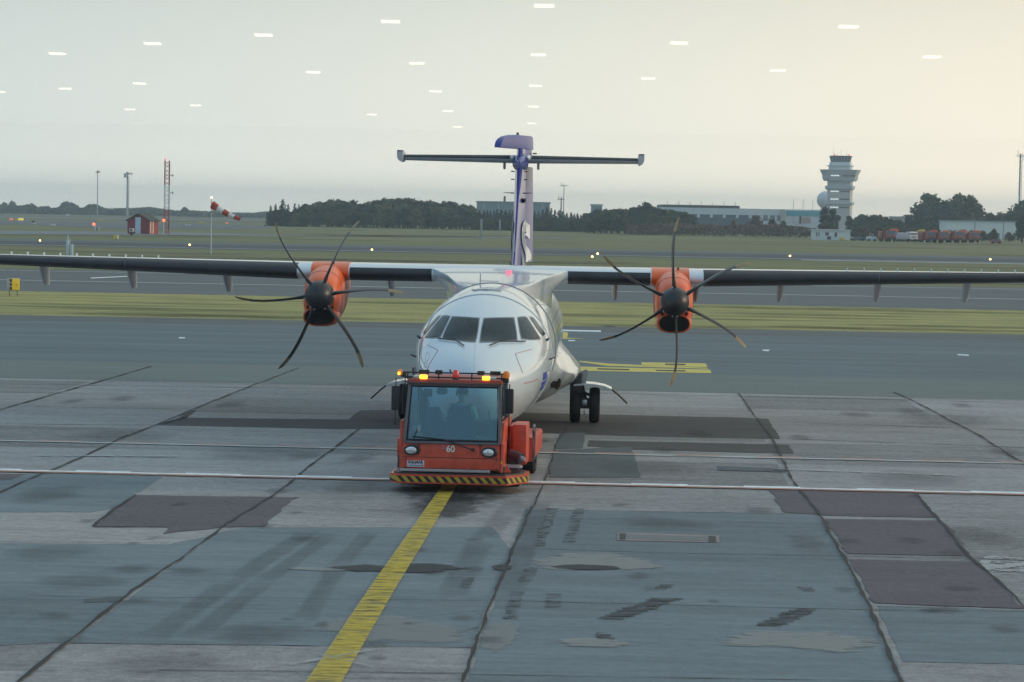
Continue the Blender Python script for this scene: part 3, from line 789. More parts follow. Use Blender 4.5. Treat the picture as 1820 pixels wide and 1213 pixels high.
def wrap(x0, x1, name, m, ux, lx, off, parent=plane, n=8):
    xx = [x0 + (x1 - x0) * i / n for i in range(n + 1)]
    rings = [wing_ring(x, ux, lx, off) for x in xx]
    inner = [wing_ring(x, ux, lx, -.004) for x in xx]
    mb = MB()
    full = [r + list(reversed(q)) for r, q in zip(rings, inner)]
    mb.loft(full)
    return mb.build(name, m, parent, smooth=50)
for s_ in (-1, 1):
    wrap(s_ * 1.62, s_ * 3.58, 'deicing_boot', boot_rubber, .042, .30, .007, wing)
    wrap(s_ * 4.84, s_ * 9.0, 'deicing_boot', boot_rubber, .21, .30, .007, wing)
    wrap(s_ * 9.004, s_ * 13.2, 'deicing_boot', boot_rubber, .21, .30, .007, wing)
    for i in range(13):
        x = s_ * (8.3 + .40 * i); le, c, t, z = wing_at(x)
        MB().box((x, le + .3 * c, z + t * c * .55 + .03), (.015, .16, .07)).build('vortex_generator', white_paint, wing)
    # flap hinge fairings hanging under the trailing edge
    for x in (2.75, 4.75, 6.8, 9.15, 11.3):
        le, c, t, z = wing_at(x)
        mb = MB(); rings = []
        for zz, hw, y0, y1 in ((z - .06, .085, le + c * .55, le + c * 1.0), (z - .30, .075, le + c * .62, le + c * 1.08), (z - .55, .06, le + c * .80, le + c * 1.12), (z - .62, .045, le + c * .88, le + c * 1.10)):
            rings.append([Vector((s_ * x + hw * math.cos(a), (y0 + y1) / 2 + (y1 - y0) / 2 * math.sin(a), zz)) for a in [2 * math.pi * k / 12 for k in range(12)]])
        mb.loft(rings).build('flap_fairing', grey_paint, wing)
# wing to fuselage fairing
mb = MB(); rings = []
def fair_ring(y, hw, top, flare, zside, n=10):
    half = []
    for k in range(n + 1):                       # top from centre to shoulder
        u = k / n
        half.append((hw * flare * u, top - .012 * u * u))
    half += [(hw * flare + .015, top - .05), (hw * flare + .01, top - .18), (hw * flare - (hw * flare - hw) * .45, top - .34), (hw + (hw * flare - hw) * .16, top - .43), (hw, top - .58), (hw - .02, zside), (hw * .5, zside - .1), (0, zside - .12)]
    full = [Vector((x, y, z)) for x, z in half] + [Vector((-x, y, z)) for x, z in half[-2:0:-1]]
    return full
for y, hw, top, flare, zs in ((7.3, .50, 3.42, 1.0, 2.9), (8.0, .80, 3.47, 1.0, 2.85), (9.0, 1.0, 3.53, 1.0, 2.75), (9.9, 1.12, 3.58, 1.02, 2.65), (10.6, 1.19, 3.62, 1.08, 2.6), (11.1, 1.22, 3.67, 1.2, 2.55), (11.35, 1.23, 3.70, 1.29, 2.5), (11.8, 1.24, 3.755, 1.30, 2.5), (12.4, 1.24, 3.785, 1.30, 2.5), (13.2, 1.22, 3.74, 1.25, 2.5), (14.2, 1.15, 3.64, 1.1, 2.55), (16.0, .8, 3.5, 1.0, 2.8), (17.2, .4, 3.42, 1.0, 2.95)):
    rings.append(fair_ring(y, hw, top, flare, zs))
mb.loft(rings).build('wing_fairing', white_paint, plane, smooth=45)
bvh_w = BVHTree.FromPolygons([Vector(v) for v in mb.V], mb.F)
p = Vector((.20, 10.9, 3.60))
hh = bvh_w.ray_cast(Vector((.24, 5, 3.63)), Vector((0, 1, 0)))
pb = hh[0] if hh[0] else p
mb = MB(); mb.box(pb + Vector((0, -.02, .0)), (.14, .05, .14), .02); mb.build('pink_reflection_glow', lit_pink, plane)  # added glowing block standing in for a pink sign reflection, no aircraft lamp

# --- engines
def sup(n, e):
    out = []
    for k in range(n):
        a = 2 * math.pi * k / n; c, s_ = math.cos(a), math.sin(a)
        out.append((math.copysign(abs(c) ** (2 / e), c), math.copysign(abs(s_) ** (2 / e), s_)))
    return out
NX = 4.12
for s_ in (-1, 1):
    cx = s_ * NX
    mb = MB(); rings = []
    for y, hw, top, bot, e in ((9.98, .33, 3.37, 2.46, 2.2), (10.02, .37, 3.42, 2.41, 2.3), (10.2, .42, 3.50, 2.38, 2.4), (10.6, .45, 3.60, 2.37, 2.6), (11.0, .46, 3.67, 2.38, 2.7), (11.5, .455, 3.73, 2.40, 2.8), (12.2, .42, 3.74, 2.45, 2.7), (13.4, .33, 3.68, 2.58, 2.5), (14.6, .23, 3.58, 2.78, 2.3), (15.6, .14, 3.52, 3.0, 2.2), (16.4, .05, 3.46, 3.2, 2)):
        zc = (top + bot) / 2
        rings.append([Vector((cx + hw * a, y, zc + (top - bot) / 2 * b)) for a, b in sup(36, e)])
    mb.loft(rings)
    nac = mb.build('nacelle', nacelle_orange, plane, smooth=40)
    # white panel on the cowl top and a seam round it
    for y, hw, top, bot, e in ((10.6, .451, 3.601, 2.369, 2.6), (11.5, .456, 3.731, 2.399, 2.8)):
        zc = (top + bot) / 2
        q_ = [Vector((cx + (hw + .002) * a, y, zc + ((top - bot) / 2 + .002) * b)) for a, b in sup(40, e)]
        mb = MB(); mb.tube(q_ + [q_[0]], .0035, 4, caps=False); mb.build('cowl_seam', mat('cowl_seam', (.36, .06, .02), .6) if 'cowl_seam' not in bpy.data.materials else bpy.data.materials['cowl_seam'], nac)
    # chin intake: an oval lip with a dark throat
    mb = MB()
    prof = [(y, k) for y, k in ((9.90, 1.0), (9.87, 1.06), (9.90, 1.14), (10.1, 1.22), (10.5, 1.25))]
    o_ = lambda y, k: [Vector((cx + .34 * k * a, y, 2.545 + .185 * k * b)) for a, b in sup(32, 2.5)]
    rings = [o_(10.4, .90), o_(10.1, .94)] + [o_(y, k) for y, k in prof]
    mb.loft(rings, caps=False)
    mb.build('intake_lip', nacelle_orange, nac, smooth=60)
    mb = MB(); mb.loft([o_(10.395, .95), o_(10.0, .97), o_(9.905, .985)], caps=True); 
    mb = MB(); mb.loft([o_(9.97, .97), o_(9.925, .99)], caps=True)
    mb.build('intake_throat', dark_void, nac, smooth=30)
    for dx in (-.30, .30):
        mb = MB(); mb.tube([(cx + dx, 9.965, 2.80), (cx + dx * .9, 9.965, 2.73)], .025, 6); mb.build('drain_vent', dark_void, nac)
    mb = MB(); mb.tube([(cx + .12, 11.6, 3.73), (cx + .12, 11.65, 3.80)], .03, 8); mb.build('cowl_vent', dark_metal, nac)
    # exhaust stub on the outer flank
    mb = MB(); mb.lathe([(.13, 0), (.14, .25), (.12, .5), (.09, .48)], (cx + s_ * .36, 12.3, 3.0), 'Y', 16, caps=False); mb.build('exhaust_pipe', dark_metal, nac)
    wrap(s_ * 3.61, s_ * 4.50, 'leading_edge_fairing', nacelle_orange, .36, .40, .012, nac, 4)
    # propeller: spinner with six sickle blades
    prop = MB().lathe([(.004, 9.30), (.06, 9.305), (.13, 9.33), (.20, 9.38), (.27, 9.47), (.315, 9.58), (.335, 9.72), (.34, 9.86), (.335, 9.95), (.30, 9.96)], (cx, 0, 3.06), 'Y', 36)
    prop = prop.build('propeller', blade_black, plane, smooth=50)
    base = 5.0 if s_ < 0 else 31.0
    # profile: radius, lag angle (deg), chord, thickness, pitch from the disc (deg)
    prof = [(.26, 3.0, .14, .12, 88), (.36, 3.2, .16, .10, 86), (.50, 3.4, .20, .075, 84), (.70, 3.4, .245, .055, 82), (.90, 3.1, .27, .045, 80.5), (1.10, 2.7, .28, .038, 79.5), (1.30, 2.0, .27, .032, 78.5), (1.50, 1.0, .25, .027, 77.5), (1.60, .3, .235, .025, 74), (1.62, .15, .235, .024, 74), (1.80, -1.3, .21, .020, 72), (1.91, -2.3, .16, .016, 71), (1.96, -2.9, .07, .010, 71)]
    for k in range(6):
        th = R(base + 60 * k)
        mb = MB(); rings = []
        for r, lag, ch, tk, beta in prof:
            a = th + R(lag)
            er = Vector((math.cos(a), 0, math.sin(a))); et = Vector((-math.sin(a), 0, math.cos(a)))
            b = R(beta)
            cd_ = et * math.cos(b) + Vector((0, 1, 0)) * math.sin(b)
            nd = et * math.sin(b) - Vector((0, 1, 0)) * math.cos(b)
            ctr = Vector((cx, 9.74, 3.06)) + er * r
            rings.append([ctr + cd_ * (ch / 2 * math.cos(q)) + nd * (tk / 2 * math.sin(q)) for q in [2 * math.pi * j / 10 for j in range(10)]])
        mb.loft(rings[:10])
        mb.mi = 1
        mb.loft(rings[9:])
        mb.build('blade', [blade_black, blade_tan], prop, smooth=40)
        for dr, dt in ((.335, -.055), (.335, .055)):
            er = Vector((math.cos(th), 0, math.sin(th))); et = Vector((-math.sin(th), 0, math.cos(th)))
            c_ = Vector((cx, 9.66, 3.06)) + er * dr + et * dt
            MB().box(c_, (.035, .03, .035), .008).build('hub_bolt', metal, prop)

# --- tail
FIN = [(3.30, 20.2, 26.0, .40), (3.75, 21.1, 26.1, .38), (4.6, 22.1, 26.2, .36), (5.6, 23.2, 26.35, .33), (6.5, 24.2, 26.45, .30), (6.93, 24.65, 26.5, .28)]
def fin_ring(z, le, te, t, k0=0.0, k1=.70, n=12):
    c = te - le
    f = lambda u: t * (2.9 * math.sqrt(u) * (1 - u) + .55 * u * (1 - u)) * .5 / .92 if u < .35 else None
    yt = lambda u: t / 2 * min(1.0, (u / .60) ** .62)
    us = [k0 + (k1 - k0) * (i / n) ** 1.6 for i in range(n + 1)]
    R_ = [Vector((yt(u), le + u * c, z)) for u in us]; L_ = [Vector((-yt(u), le + u * c, z)) for u in us]
    return R_ + L_[::-1][:-1]
mb = MB(); mb.loft([fin_ring(*f) for f in FIN])
fin = mb.build('tail_fin', tail_blue, plane, smooth=40)
bvh_fin = BVHTree.FromPolygons([Vector(v) for v in mb.V], mb.F)
# rudder swung over, its horn balance out to the left of the fin top
def rud(z, fwd, aft, yh, t, sh):
    pts = [(-fwd, t * .35), (-fwd * .6, t * .5), (0, t * .5), (aft * .6, t * .3), (aft, .012)]
    ring = [Vector((h + u * sh, yh + u * .86, z)) for u, h in pts] + [Vector((-h + u * sh, yh + u * .86, z)) for u, h in reversed(pts)]
    return ring
sh = .34
mb = MB()
mb.loft([rud(z, .12, a, y, t, sh) for z, a, y, t in ((3.62, 1.10, 24.9, .35), (4.6, 1.05, 25.15, .33), (5.6, 1.0, 25.42, .30), (6.42, .92, 25.66, .27))])
mb.loft([rud(z, f, a, y, t, sh) for z, f, a, y, t in ((6.74, .12, .82, 25.70, .19), (6.93, .12, .80, 25.74, .18))])
hz_ = [(6.935, 1.88, .92, .26), (7.02, 1.86, .92, .27), (7.12, 1.78, .91, .27), (7.20, 1.64, .90, .26), (7.27, 1.38, .88, .24), (7.325, .95, .84, .20), (7.345, .45, .70, .10)]
mb.loft([rud(z, f, a, 25.76, t, sh) for z, f, a, t in hz_])
rudder = mb.build('rudder', tail_blue, plane, smooth=40)
MB().tube([(-.12, 25.7, 7.34), (-.12, 25.72, 7.42)], [.05, .03], 8).build('tail_beacon', dark_metal, rudder)
mb = MB(); mb.tube([(.33, 26.4, 6.83), (.42, 26.5, 6.83)], .025, 6); mb.build('static_wick', dark_metal, rudder)
# white letter S across the flank of fin and rudder
fv = [Vector(v) for v in fin.data.vertices[:] and [v.co.copy() for v in fin.data.vertices]]; ff = [list(p.vertices) for p in fin.data.polygons]
nv = len(fv); fv += [v.co.copy() for v in rudder.data.vertices]; ff += [[i_ + nv for i_ in p.vertices] for p in rudder.data.polygons]
bvh_t = BVHTree.FromPolygons(fv, ff)
for sgn in (-1, 1):
    big = text_mesh('S', 2.0, white_paint, plane, Vector((0, 0, 0)), Matrix.Identity(3), 'tail_letter', 0.0, 2.9, .07)
    me = big.data
    bm = bmesh.new(); bm.from_mesh(me)
    bmesh.ops.remove_doubles(bm, verts=bm.verts, dist=.0005)
    for _ in range(3):
        bmesh.ops.subdivide_edges(bm, edges=[e_ for e_ in bm.edges if e_.calc_length() > .12], cuts=1, use_grid_fill=False)
        bmesh.ops.triangulate(bm, faces=bm.faces)
    bm.to_mesh(me); bm.free()
    for v in me.vertices:
        y = 24.2 + (v.co.x + .2 * v.co.y) * sgn * 1.0; z = 3.98 + v.co.y
        h = bvh_t.ray_cast(Vector((3 * sgn, y, z)), Vector((-sgn, 0, 0)))
        v.co = ((h[0].x if h[0] is not None else 0) + .03 * sgn, y, z)
# blue painted leading edge, broad under the tailplane and narrow at the root
fin_blue = mat('fin_edge_blue', (0.016, 0.03, 0.24), 0.6, var=.05); fin_blue.node_tree.nodes['Principled BSDF'].inputs['Specular IOR Level'].default_value = 0.15
mb = MB(); rings = []
for z, w_ in ((3.5, .010), (4.0, .012), (4.6, .016), (5.2, .022), (5.55, .034), (5.75, .085), (6.2, .15), (6.5, .20), (6.93, .13)):
    le, te, t = [v for v in interp([tuple(f) for f in FIN], z)]
    c_ = te - le; ring = []
    for i_ in range(9):
        u = w_ * (1 - i_ / 8) ** 1.5; ring.append(Vector((t / 2 * min(1, (u / .60) ** .62) + .006, le + u * c_ - .006, z)))
    ring += [Vector((-v.x, v.y, v.z)) for v in ring[::-1]]
    rings.append(ring)
mb.loft(rings, caps=False, closed=False); mb.build('leading_edge', fin_blue, fin, smooth=50)
# small plates and rods on the fin
for sgn in (-1, 1):
    for z in (6.25, 6.02):
        MB().box((sgn * .19, 24.2, z), (.10, .18, .03), .008).build('fin_tab', dark_metal, fin)
    MB().tube([(sgn * .13, 23.6, 5.62), (sgn * .40, 23.4, 5.63)], [.02, .008], 6).build('fin_rod', dark_metal, fin)
mb = MB(); rings = [[Vector((.172 + .01 * k, 24.35 + .55 * math.cos(a), 5.42 + .075 * math.sin(a))) for a in [2 * math.pi * j / 18 for j in range(18)]] for k in (0, 1)]
mb.loft(rings).build('fin_intake', dark_void, fin)
# tailplane
def tp_ring(x, ux=None, lx=None, off=0):
    ax = abs(x); t = ax / 3.66
    le, c, th, z = 24.95 + .12 * t, 1.55 - .5 * t, .145, 6.63
    pts = naca(th, 12)
    if ux is not None: pts = [p for p in pts[:13] if p[0] <= ux + 1e-6] + [p for p in pts[13:] if p[0] <= lx + 1e-6]
    out = []
    for u, v in pts:
        zz = z + v * c - (.20 * max(0, u - .68) * c)
        out.append(Vector((x, le + u * c - (off if u < .03 else 0), zz + (off if v >= 0 else -off))))
    return out
tail = MB().loft([tp_ring(x) for x in (-3.5, -2, -.6, 0, .6, 2, 3.5)]).build('tailplane', grey_paint, plane, smooth=45)
for s_ in (-1, 1):
    xx = [s_ * x for x in (.32, 1.4, 2.4, 3.42)]
    mb = MB(); mb.loft([tp_ring(x, .16, .012, .006) + list(reversed(tp_ring(x, .16, .012, -.004))) for x in xx]); mb.build('deicing_boot', boot_rubber, tail, smooth=50)
    mb = MB(); mb.loft([[Vector((s_ * (3.44 + .17 * u), y, z)) for u, z in ((0, 6.52), (.35, 6.50), (.8, 6.55), (1, 6.65), (1, 6.79), (0, 6.79))] for y in (24.85, 25.0, 25.9)]); mb.mi = 1
    mb.box((s_ * 3.525, 25.1, 6.805), (.16, .5, .045), .01)
    mb.build('elevator_horn', [grey_paint, dark_metal], tail, smooth=40)
    mb = MB(); mb.box((s_ * .50, 25.9, 6.44), (.07, .35, .20), .03); mb.build('elevator_hinge', grey_paint, tail)
    mb = MB(); mb.lathe([(.01, 24.7), (.06, 24.8), (.10, 25.2), (.09, 25.9)], (s_ * .22, 0, 6.66), 'Y', 14); mb.build('root_fairing', white_paint, tail)
mb = MB(); mb.loft([[Vector((w_ * a, y, z + h_ * b)) for a, b in sup(16, 2.4)] for y, w_, h_, z in ((24.05, .03, .10, 6.45), (24.4, .14, .18, 6.50), (25.0, .24, .24, 6.52), (26.2, .2, .22, 6.5))])
mb.build('tail_bullet', tail_blue, fin, smooth=50)

# --- main gear pods, struts and wheels
for s_ in (-1, 1):
    sec = [(1.05, 2.25), (1.30, 2.02), (1.48, 1.82), (1.70, 1.60), (1.92, 1.37), (1.95, 1.27), (1.88, 1.13), (1.74, 1.0), (1.4, .76), (1.0, .56), (.5, .50), (0, .50)]
    mb = MB(); rings = []
    for y, k in ((8.0, .02), (8.4, .13), (9.0, .36), (9.8, .66), (10.6, .88), (11.2, .97), (11.7, 1.0), (13.4, 1.0), (14.4, .86), (15.6, .5), (16.6, .12), (17, .02)):
        ring = []
        for a, b in sec:
            d = math.hypot(a / 1.40, (b - 2.05) / 1.40)
            ia, ib = a / d * .985, 2.05 + (b - 2.05) / d * .985
            ring.append(Vector((s_ * (ia + (a - ia) * k), y, ib + (b - ib) * k)))
        ring += [Vector((0, y, 1.0)), Vector((0, y, 2.25))]
        rings.append(ring)
    pod = mb.loft(rings).build('gear_pod', white_paint, plane, smooth=28)
    bvh_p = BVHTree.FromPolygons([Vector(v) for v in mb.V], mb.F)
    vs = []
    for x, z in ((1.30, 1.16), (1.36, 1.23), (1.44, 1.20), (1.50, 1.27), (1.53, 1.20), (1.51, 1.06), (1.46, .98), (1.43, .93), (1.38, 1.02), (1.31, 1.06)):
        h = bvh_p.ray_cast(Vector((s_ * x, 0, z)), Vector((0, 1, 0)))
        vs.append((h[0] if h[0] is not None else Vector((s_ * x, 11, z))) + Vector((s_ * .006, -.012, 0)))
    MB().add(vs, [list(range(len(vs)))]).build('pod_opening', dark_void, pod, smooth=0)
    # leg
    mb = MB(); mb.box((s_ * 1.86, 12.35, .98), (.30, .5, .5), .06); mb.tube([(s_ * 1.9, 12.2, 1.1), (s_ * 2.07, 12.45, .42)], .10, 12)
    mb.tube([(s_ * 1.80, 12.8, .95), (s_ * 2.07, 12.5, .5)], .06, 10); mb.tube([(s_ * 2.30, 12.3, .62), (s_ * 1.95, 12.2, .80)], .035, 8)
    leg = mb.build('gear_leg', dark_metal, plane)
    mb = MB(); mb.tube([(s_ * 1.75, 12.45, .42), (s_ * 2.40, 12.45, .42)], .07, 12); mb.box((s_ * 2.07, 12.22, .50), (.12, .10, .14), .03); mb.box((s_ * 2.07, 12.2, .26), (.05, .05, .12), .01); mb.build('axle', metal, leg)
    mb = MB(); mb.box((s_ * 2.07, 12.26, .48), (.34, .12, .26), .05); mb.build('brake_block', grey_paint if False else dark_metal, leg)
    for wx in (1.84, 2.31):
        mb = MB(); c = (s_ * wx, 12.45, .43)
        mb.lathe([(.20, -.125), (.34, -.13), (.40, -.115), (.425, -.07), (.43, 0), (.425, .07), (.40, .115), (.34, .13), (.20, .125)], c, 'X', 32, caps=False)
        wh = mb.build('wheel', black_rubber, plane, smooth=50)
        mb = MB(); mb.lathe([(.02, -.10), (.14, -.11), (.21, -.12), (.21, .12), (.14, .11), (.02, .10)], c, 'X', 24); mb.build('rim', metal, wh)
    # open gear door arching outwards
    arc = [(1.80, .93), (2.05, .955), (2.30, .945), (2.55, .90), (2.72, .83)]; tip = [(2.72, .83), (2.84, .74), (3.10, .50)]
    def plate(pts, y0, y1, t):
        m_ = MB(); rings = []
        for x, z in pts: rings.append([Vector((s_ * x, y0, z - t)), Vector((s_ * x, y1, z - t)), Vector((s_ * x, y1, z + t)), Vector((s_ * x, y0, z + t))])
        return m_.loft(rings)
    dr = plate(arc, 12.0, 12.8, .022).build('gear_door', white_paint, plane, smooth=40)
    plate(tip, 12.1, 12.7, .024).build('door_edge', dark_metal, dr, smooth=40)
    mb = MB(); mb.prism([(1.92, .95), (2.10, .95), (2.15, 1.25), (2.08, 1.28), (1.98, 1.24)], (12.5, 12.54), 'Y')
    mb2 = MB(); mb2.prism([(s_ * a, b) for a, b in ((1.90, .95), (2.09, .95), (2.15, 1.24), (2.09, 1.29), (1.99, 1.24))], (12.5, 12.54), 'Y'); mb2.build('leg_door', grey_paint, plane)
# nose gear riding on the tractor's cradle
mb = MB(); mb.tube([(0, 1.75, .9), (0, 1.70, .28)], .06, 12); mb.tube([(-.22, 1.70, .30), (.22, 1.70, .30)], .045, 10)
ng = mb.build('gear_leg', metal, plane)
for wx in (-.19, .19):
    mb = MB(); c = (wx, 1.70, .34)
    mb.lathe([(.10, -.07), (.19, -.075), (.225, -.05), (.23, 0), (.225, .05), (.19, .075), (.10, .07)], c, 'X', 24, caps=False); wh = mb.build('wheel', black_rubber, plane, smooth=50)
    mb = MB(); mb.lathe([(.01, -.06), (.11, -.06), (.11, .06), (.01, .06)], c, 'X', 20); mb.build('rim', metal, wh)

# ------------------------------------------------------------------ the tow tractor under the nose
tp = at(801, 878) + Vector((0, 0, .085))
tug = thing('tow_tractor', tp, 'low orange tow tractor with a glazed cab and striped bumper under the airliner nose', 'tow tractor', rz=R(-1.3))
stripe = bpy.data.materials.new('hazard_stripes'); stripe.use_nodes = True
n_ = stripe.node_tree.nodes; l_ = stripe.node_tree.links
tc = n_.new('ShaderNodeTexCoord'); sx_ = n_.new('ShaderNodeSeparateXYZ'); l_.new(tc.outputs['Object'], sx_.inputs[0])
a1 = n_.new('ShaderNodeMath'); a1.operation = 'MULTIPLY_ADD'; l_.new(sx_.outputs[2], a1.inputs[0]); a1.inputs[1].default_value = 0.9; l_.new(sx_.outputs[0], a1.inputs[2])
a2 = n_.new('ShaderNodeMath'); a2.operation = 'MULTIPLY_ADD'; l_.new(sx_.outputs[1], a2.inputs[0]); a2.inputs[1].default_value = 0.55; l_.new(a1.outputs[0], a2.inputs[2])
a3 = n_.new('ShaderNodeMath'); a3.operation = 'MULTIPLY'; l_.new(a2.outputs[0], a3.inputs[0]); a3.inputs[1].default_value = 6.4
a4 = n_.new('ShaderNodeMath'); a4.operation = 'FRACT'; l_.new(a3.outputs[0], a4.inputs[0])
a5 = n_.new('ShaderNodeMath'); a5.operation = 'GREATER_THAN'; l_.new(a4.outputs[0], a5.inputs[0]); a5.inputs[1].default_value = 0.5
m5 = n_.new('ShaderNodeMix'); m5.data_type = 'RGBA'; l_.new(a5.outputs[0], m5.inputs[0]); m5.inputs[6].default_value = (0.025, 0.02, 0.02, 1); m5.inputs[7].default_value = (0.46, 0.30, 0.03, 1)
l_.new(m5.outputs[2], n_['Principled BSDF'].inputs['Base Color']); n_['Principled BSDF'].inputs['Roughness'].default_value = 0.6
hexp = [(-.97, 0), (1.0, 0), (1.34, .50), (1.34, 1.1), (-1.13, 1.1), (-1.13, .22)]
inset = lambda d: [(-.97 + d * .5, d), (1.0 - d * .5, d), (1.34 - d, .50 + d * .4), (1.34 - d, 1.1 - d), (-1.13 + d, 1.1 - d), (-1.13 + d, .22 + d * .4)]
body = MB()
body.prism(inset(.01), (.085, .11), 'Z')          # lower rim
body.prism(inset(.01), (.215, .245), 'Z')         # upper rim
bump = body.build('bumper', tug_orange, tug)
MB().prism(inset(.0), (.112, .213), 'Z').build('warning_stripe', stripe, bump, smooth=0)
MB().prism(inset(.07), (.246, .27), 'Z').build('deck_plate', dark_metal, bump, smooth=0)
mb = MB(); mb.box((-.12, .10, .318), (1.62, .07, .05), .012); mb.build('silver_strip', silver_paint, bump)
# front body: sloping apron panel with side walls
mb = MB()
mb.loft([[Vector((-.94, .16, .33)), Vector((.86, .16, .33)), Vector((.90, 2.3, .33)), Vector((-.97, 2.3, .33))],
         [Vector((-.93, .155, .55)), Vector((.855, .155, .55)), Vector((.90, 2.3, .55)), Vector((-.96, 2.3, .55))],
         [Vector((-.88, .20, .80)), Vector((.84, .20, .80)), Vector((.88, 2.3, .80)), Vector((-.93, 2.3, .80))]])
bd = mb.build('body', tug_orange, tug, smooth=20)
mb = MB(); mb.box((-.93, 1.25, .75), (.09, 1.8, .86), .03); mb.build('side_panel', tug_orange, bd)
mb = MB(); mb.prism([(.22, .80), (.55, 1.16), (2.2, 1.16), (2.2, .80)], (.845, .90), 'X'); mb.prism([(.16, .30), (.24, .80), (1.0, .80), (1.0, .30)], (.87, .915), 'X'); mb.build('side_panel', tug_orange, bd, smooth=20)
mb = MB(); mb.box((.885, .20, .42), (.03, .03, .16), .004); mb.build('yellow_mark', sign_yellow, bd)
# block, step, cylinder, rail and tail of the chassis on the right flank
mb = MB(); mb.box((1.12, 1.75, .70), (.26, .80, .74), .03); mb.box((.98, 1.9, .72), (.12, .8, .62), .02); mb.build('tool_locker', tug_orange, tug)
mb = MB(); mb.tube([(.99, .95, .55), (1.20, .80, .50)], .10, 16); mb.mi = 1; mb.tube([(1.20, .80, .50), (1.27, .75, .485)], [.05, .03], 12); mb.build('hydraulic_cylinder', [mat('blue_black', (.015, .02, .04), .35, coat=.6), silver_paint], tug)
mb = MB(); mb.prism([(.86, .42), (1.20, .42), (1.24, .62), (1.18, .80), (.90, .80)], (.36, .39), 'Z'); mb.mi = 1; mb.box((.86, .30, .345), (.16, .18, .11), .02); mb.build('step', [silver_paint, dark_metal], tug)
mb = MB(); mb.prism([(.93, .30), (1.06, .30), (.97, .44)], (.22, .25), 'Y'); mb.build('warning_triangle', tug_orange, tug, smooth=0)
mb = MB(); mb.tube([(1.31, 2.3, .30), (1.31, 2.3, .88), (1.31, 2.35, .94), (1.31, 2.6, .96), (1.31, 2.7, .88), (1.31, 2.7, .30)], .022, 8); mb.build('handrail', tug_grey, tug)
mb = MB()
for s_ in (-1, 1): mb.box((s_ * 1.06, 4.0, .46), (.46, 2.9, .40), .05)
mb.box((0, 2.8, .50), (1.8, .9, .5), .05); mb.box((1.2, 3.2, .56), (.20, 1.3, .34), .03)
mb.build('rear_chassis', tug_orange, tug)
mb = MB()
mb.box((.1, 4.4, -.01), (.9, .5, .06), .01); mb.box((-.40, 4.4, .14), (.12, .6, .22), .02); mb.box((.58, 4.4, .14), (.12, .6, .22), .02); mb.build('wheel_cradle', dark_metal, tug)
for x, y, r_ in ((-1.0, 1.6, .30), (1.02, 1.5, .27), (-1.12, 3.9, .34), (1.14, 3.9, .34)):
    mb = MB(); mb.lathe([(.16, -.12), (r_ * .85, -.13), (r_, -.09), (r_, .09), (r_ * .85, .13), (.16, .12)], (x, y, r_ - .085), 'X', 28, caps=False)
    wh = mb.build('wheel', black_rubber, tug)
    mb = MB(); mb.lathe([(.02, -.09), (.17, -.10), (.17, .10), (.02, .09)], (x, y, r_ - .085), 'X', 20); mb.build('rim', tug_orange, wh)
# cab frame, roof and glass
zb, zt = .82, 1.845
FB, FT = (-.865, .845, .19), (-.81, .82, .42)          # left, right, y at foot and head of the windscreen
mb = MB()
def post(a, b, w_, d_):
    a, b = Vector(a), Vector(b); t = (b - a).normalized()
    q = Vector((0, 0, 1)).rotation_difference(t).to_matrix()
    mb.box((a + b) / 2, (w_, d_, (b - a).length), .012, q)
post((FB[0], FB[2], zb), (FT[0], FT[2], zt), .055, .07); post((FB[1], FB[2], zb), (FT[1], FT[2], zt), .055, .07)
post((FB[0] - .0, 1.95, zb), (FT[0], 1.85, zt), .06, .07); post((FB[1], 1.95, zb), (FT[1], 1.85, zt), .06, .07)
mb.box((-.01, .185, .81), (1.72, .05, .05), .012); mb.box((0, .425, 1.835), (1.64, .05, .045), .01)
for s_ in (-.83, .815): mb.box((s_, 1.13, 1.835), (.05, 1.45, .045), .01)
mb.box((0, 1.9, .83), (1.7, .05, .05), .01); mb.box((0, 1.86, 1.83), (1.64, .05, .05), .01)
cab = mb.build('cab_frame', tug_grey, tug)
mb = MB(); mb.box((.005, 1.13, 1.895), (1.72, 1.56, .075), .03); roof = mb.build('cab_roof', mat('roof_orange', (.36, .06, .035), .5, var=.15), tug)
mb = MB(); mb.box((.0, .345, 1.875), (1.66, .03, .02), .004); mb.build('roof_trim', mat('roof_dull', (.20, .10, .09), .6), roof)
cabglass = glass_mat('cab_glass', (.62, .84, .88), .11, tint2=(.72, .90, .97))
def pane(name, pts, parent, m=cabglass, t=.008):
    c_ = [Vector(p) for p in pts]
    n2 = (c_[1] - c_[0]).cross(c_[2] - c_[0]).normalized() * t
    m_ = MB(); m_.loft([c_, [p + n2 for p in c_]]); return m_.build(name, m, parent, smooth=0)
# rubber gasket round the windscreen, then the pane
mb = MB()
g = [(FB[0] + .045, FB[2] + .0, zb + .035), (FB[1] - .045, FB[2], zb + .035), (FT[1] - .04, FT[2] - .01, zt - .045), (FT[0] + .04, FT[2] - .01, zt - .045)]
mb.tube([g[0], g[1], g[2], g[3], g[0]], .02, 6, caps=False); mb.build('gasket', mat('gasket', (.012, .016, .026), .6), cab)
ws = pane('windscreen', g, cab)
for pts in ([(-.90, .150, .545), (.84, .150, .545)], [(-.60, .160, .56), (-.60, .180, .79)], [(.50, .160, .56), (.50, .180, .79)], [(-.90, .155, .345), (.84, .155, .345)]):
    MB().tube(pts, .005, 4).build('panel_seam', mat('seam_dark', (.10, .02, .015), .7) if 'seam_dark' not in bpy.data.materials else bpy.data.materials['seam_dark'], bd)
for x, z in ((-.85, .36), (.80, .36), (-.84, .52), (.80, .52), (-.58, .77), (.48, .77), (-.62, .77), (.52, .77)):
    MB().box((x, .148 + max(0, z - .55) * .18, z), (.022, .012, .022), .004).build('panel_bolt', dark_metal, bd)
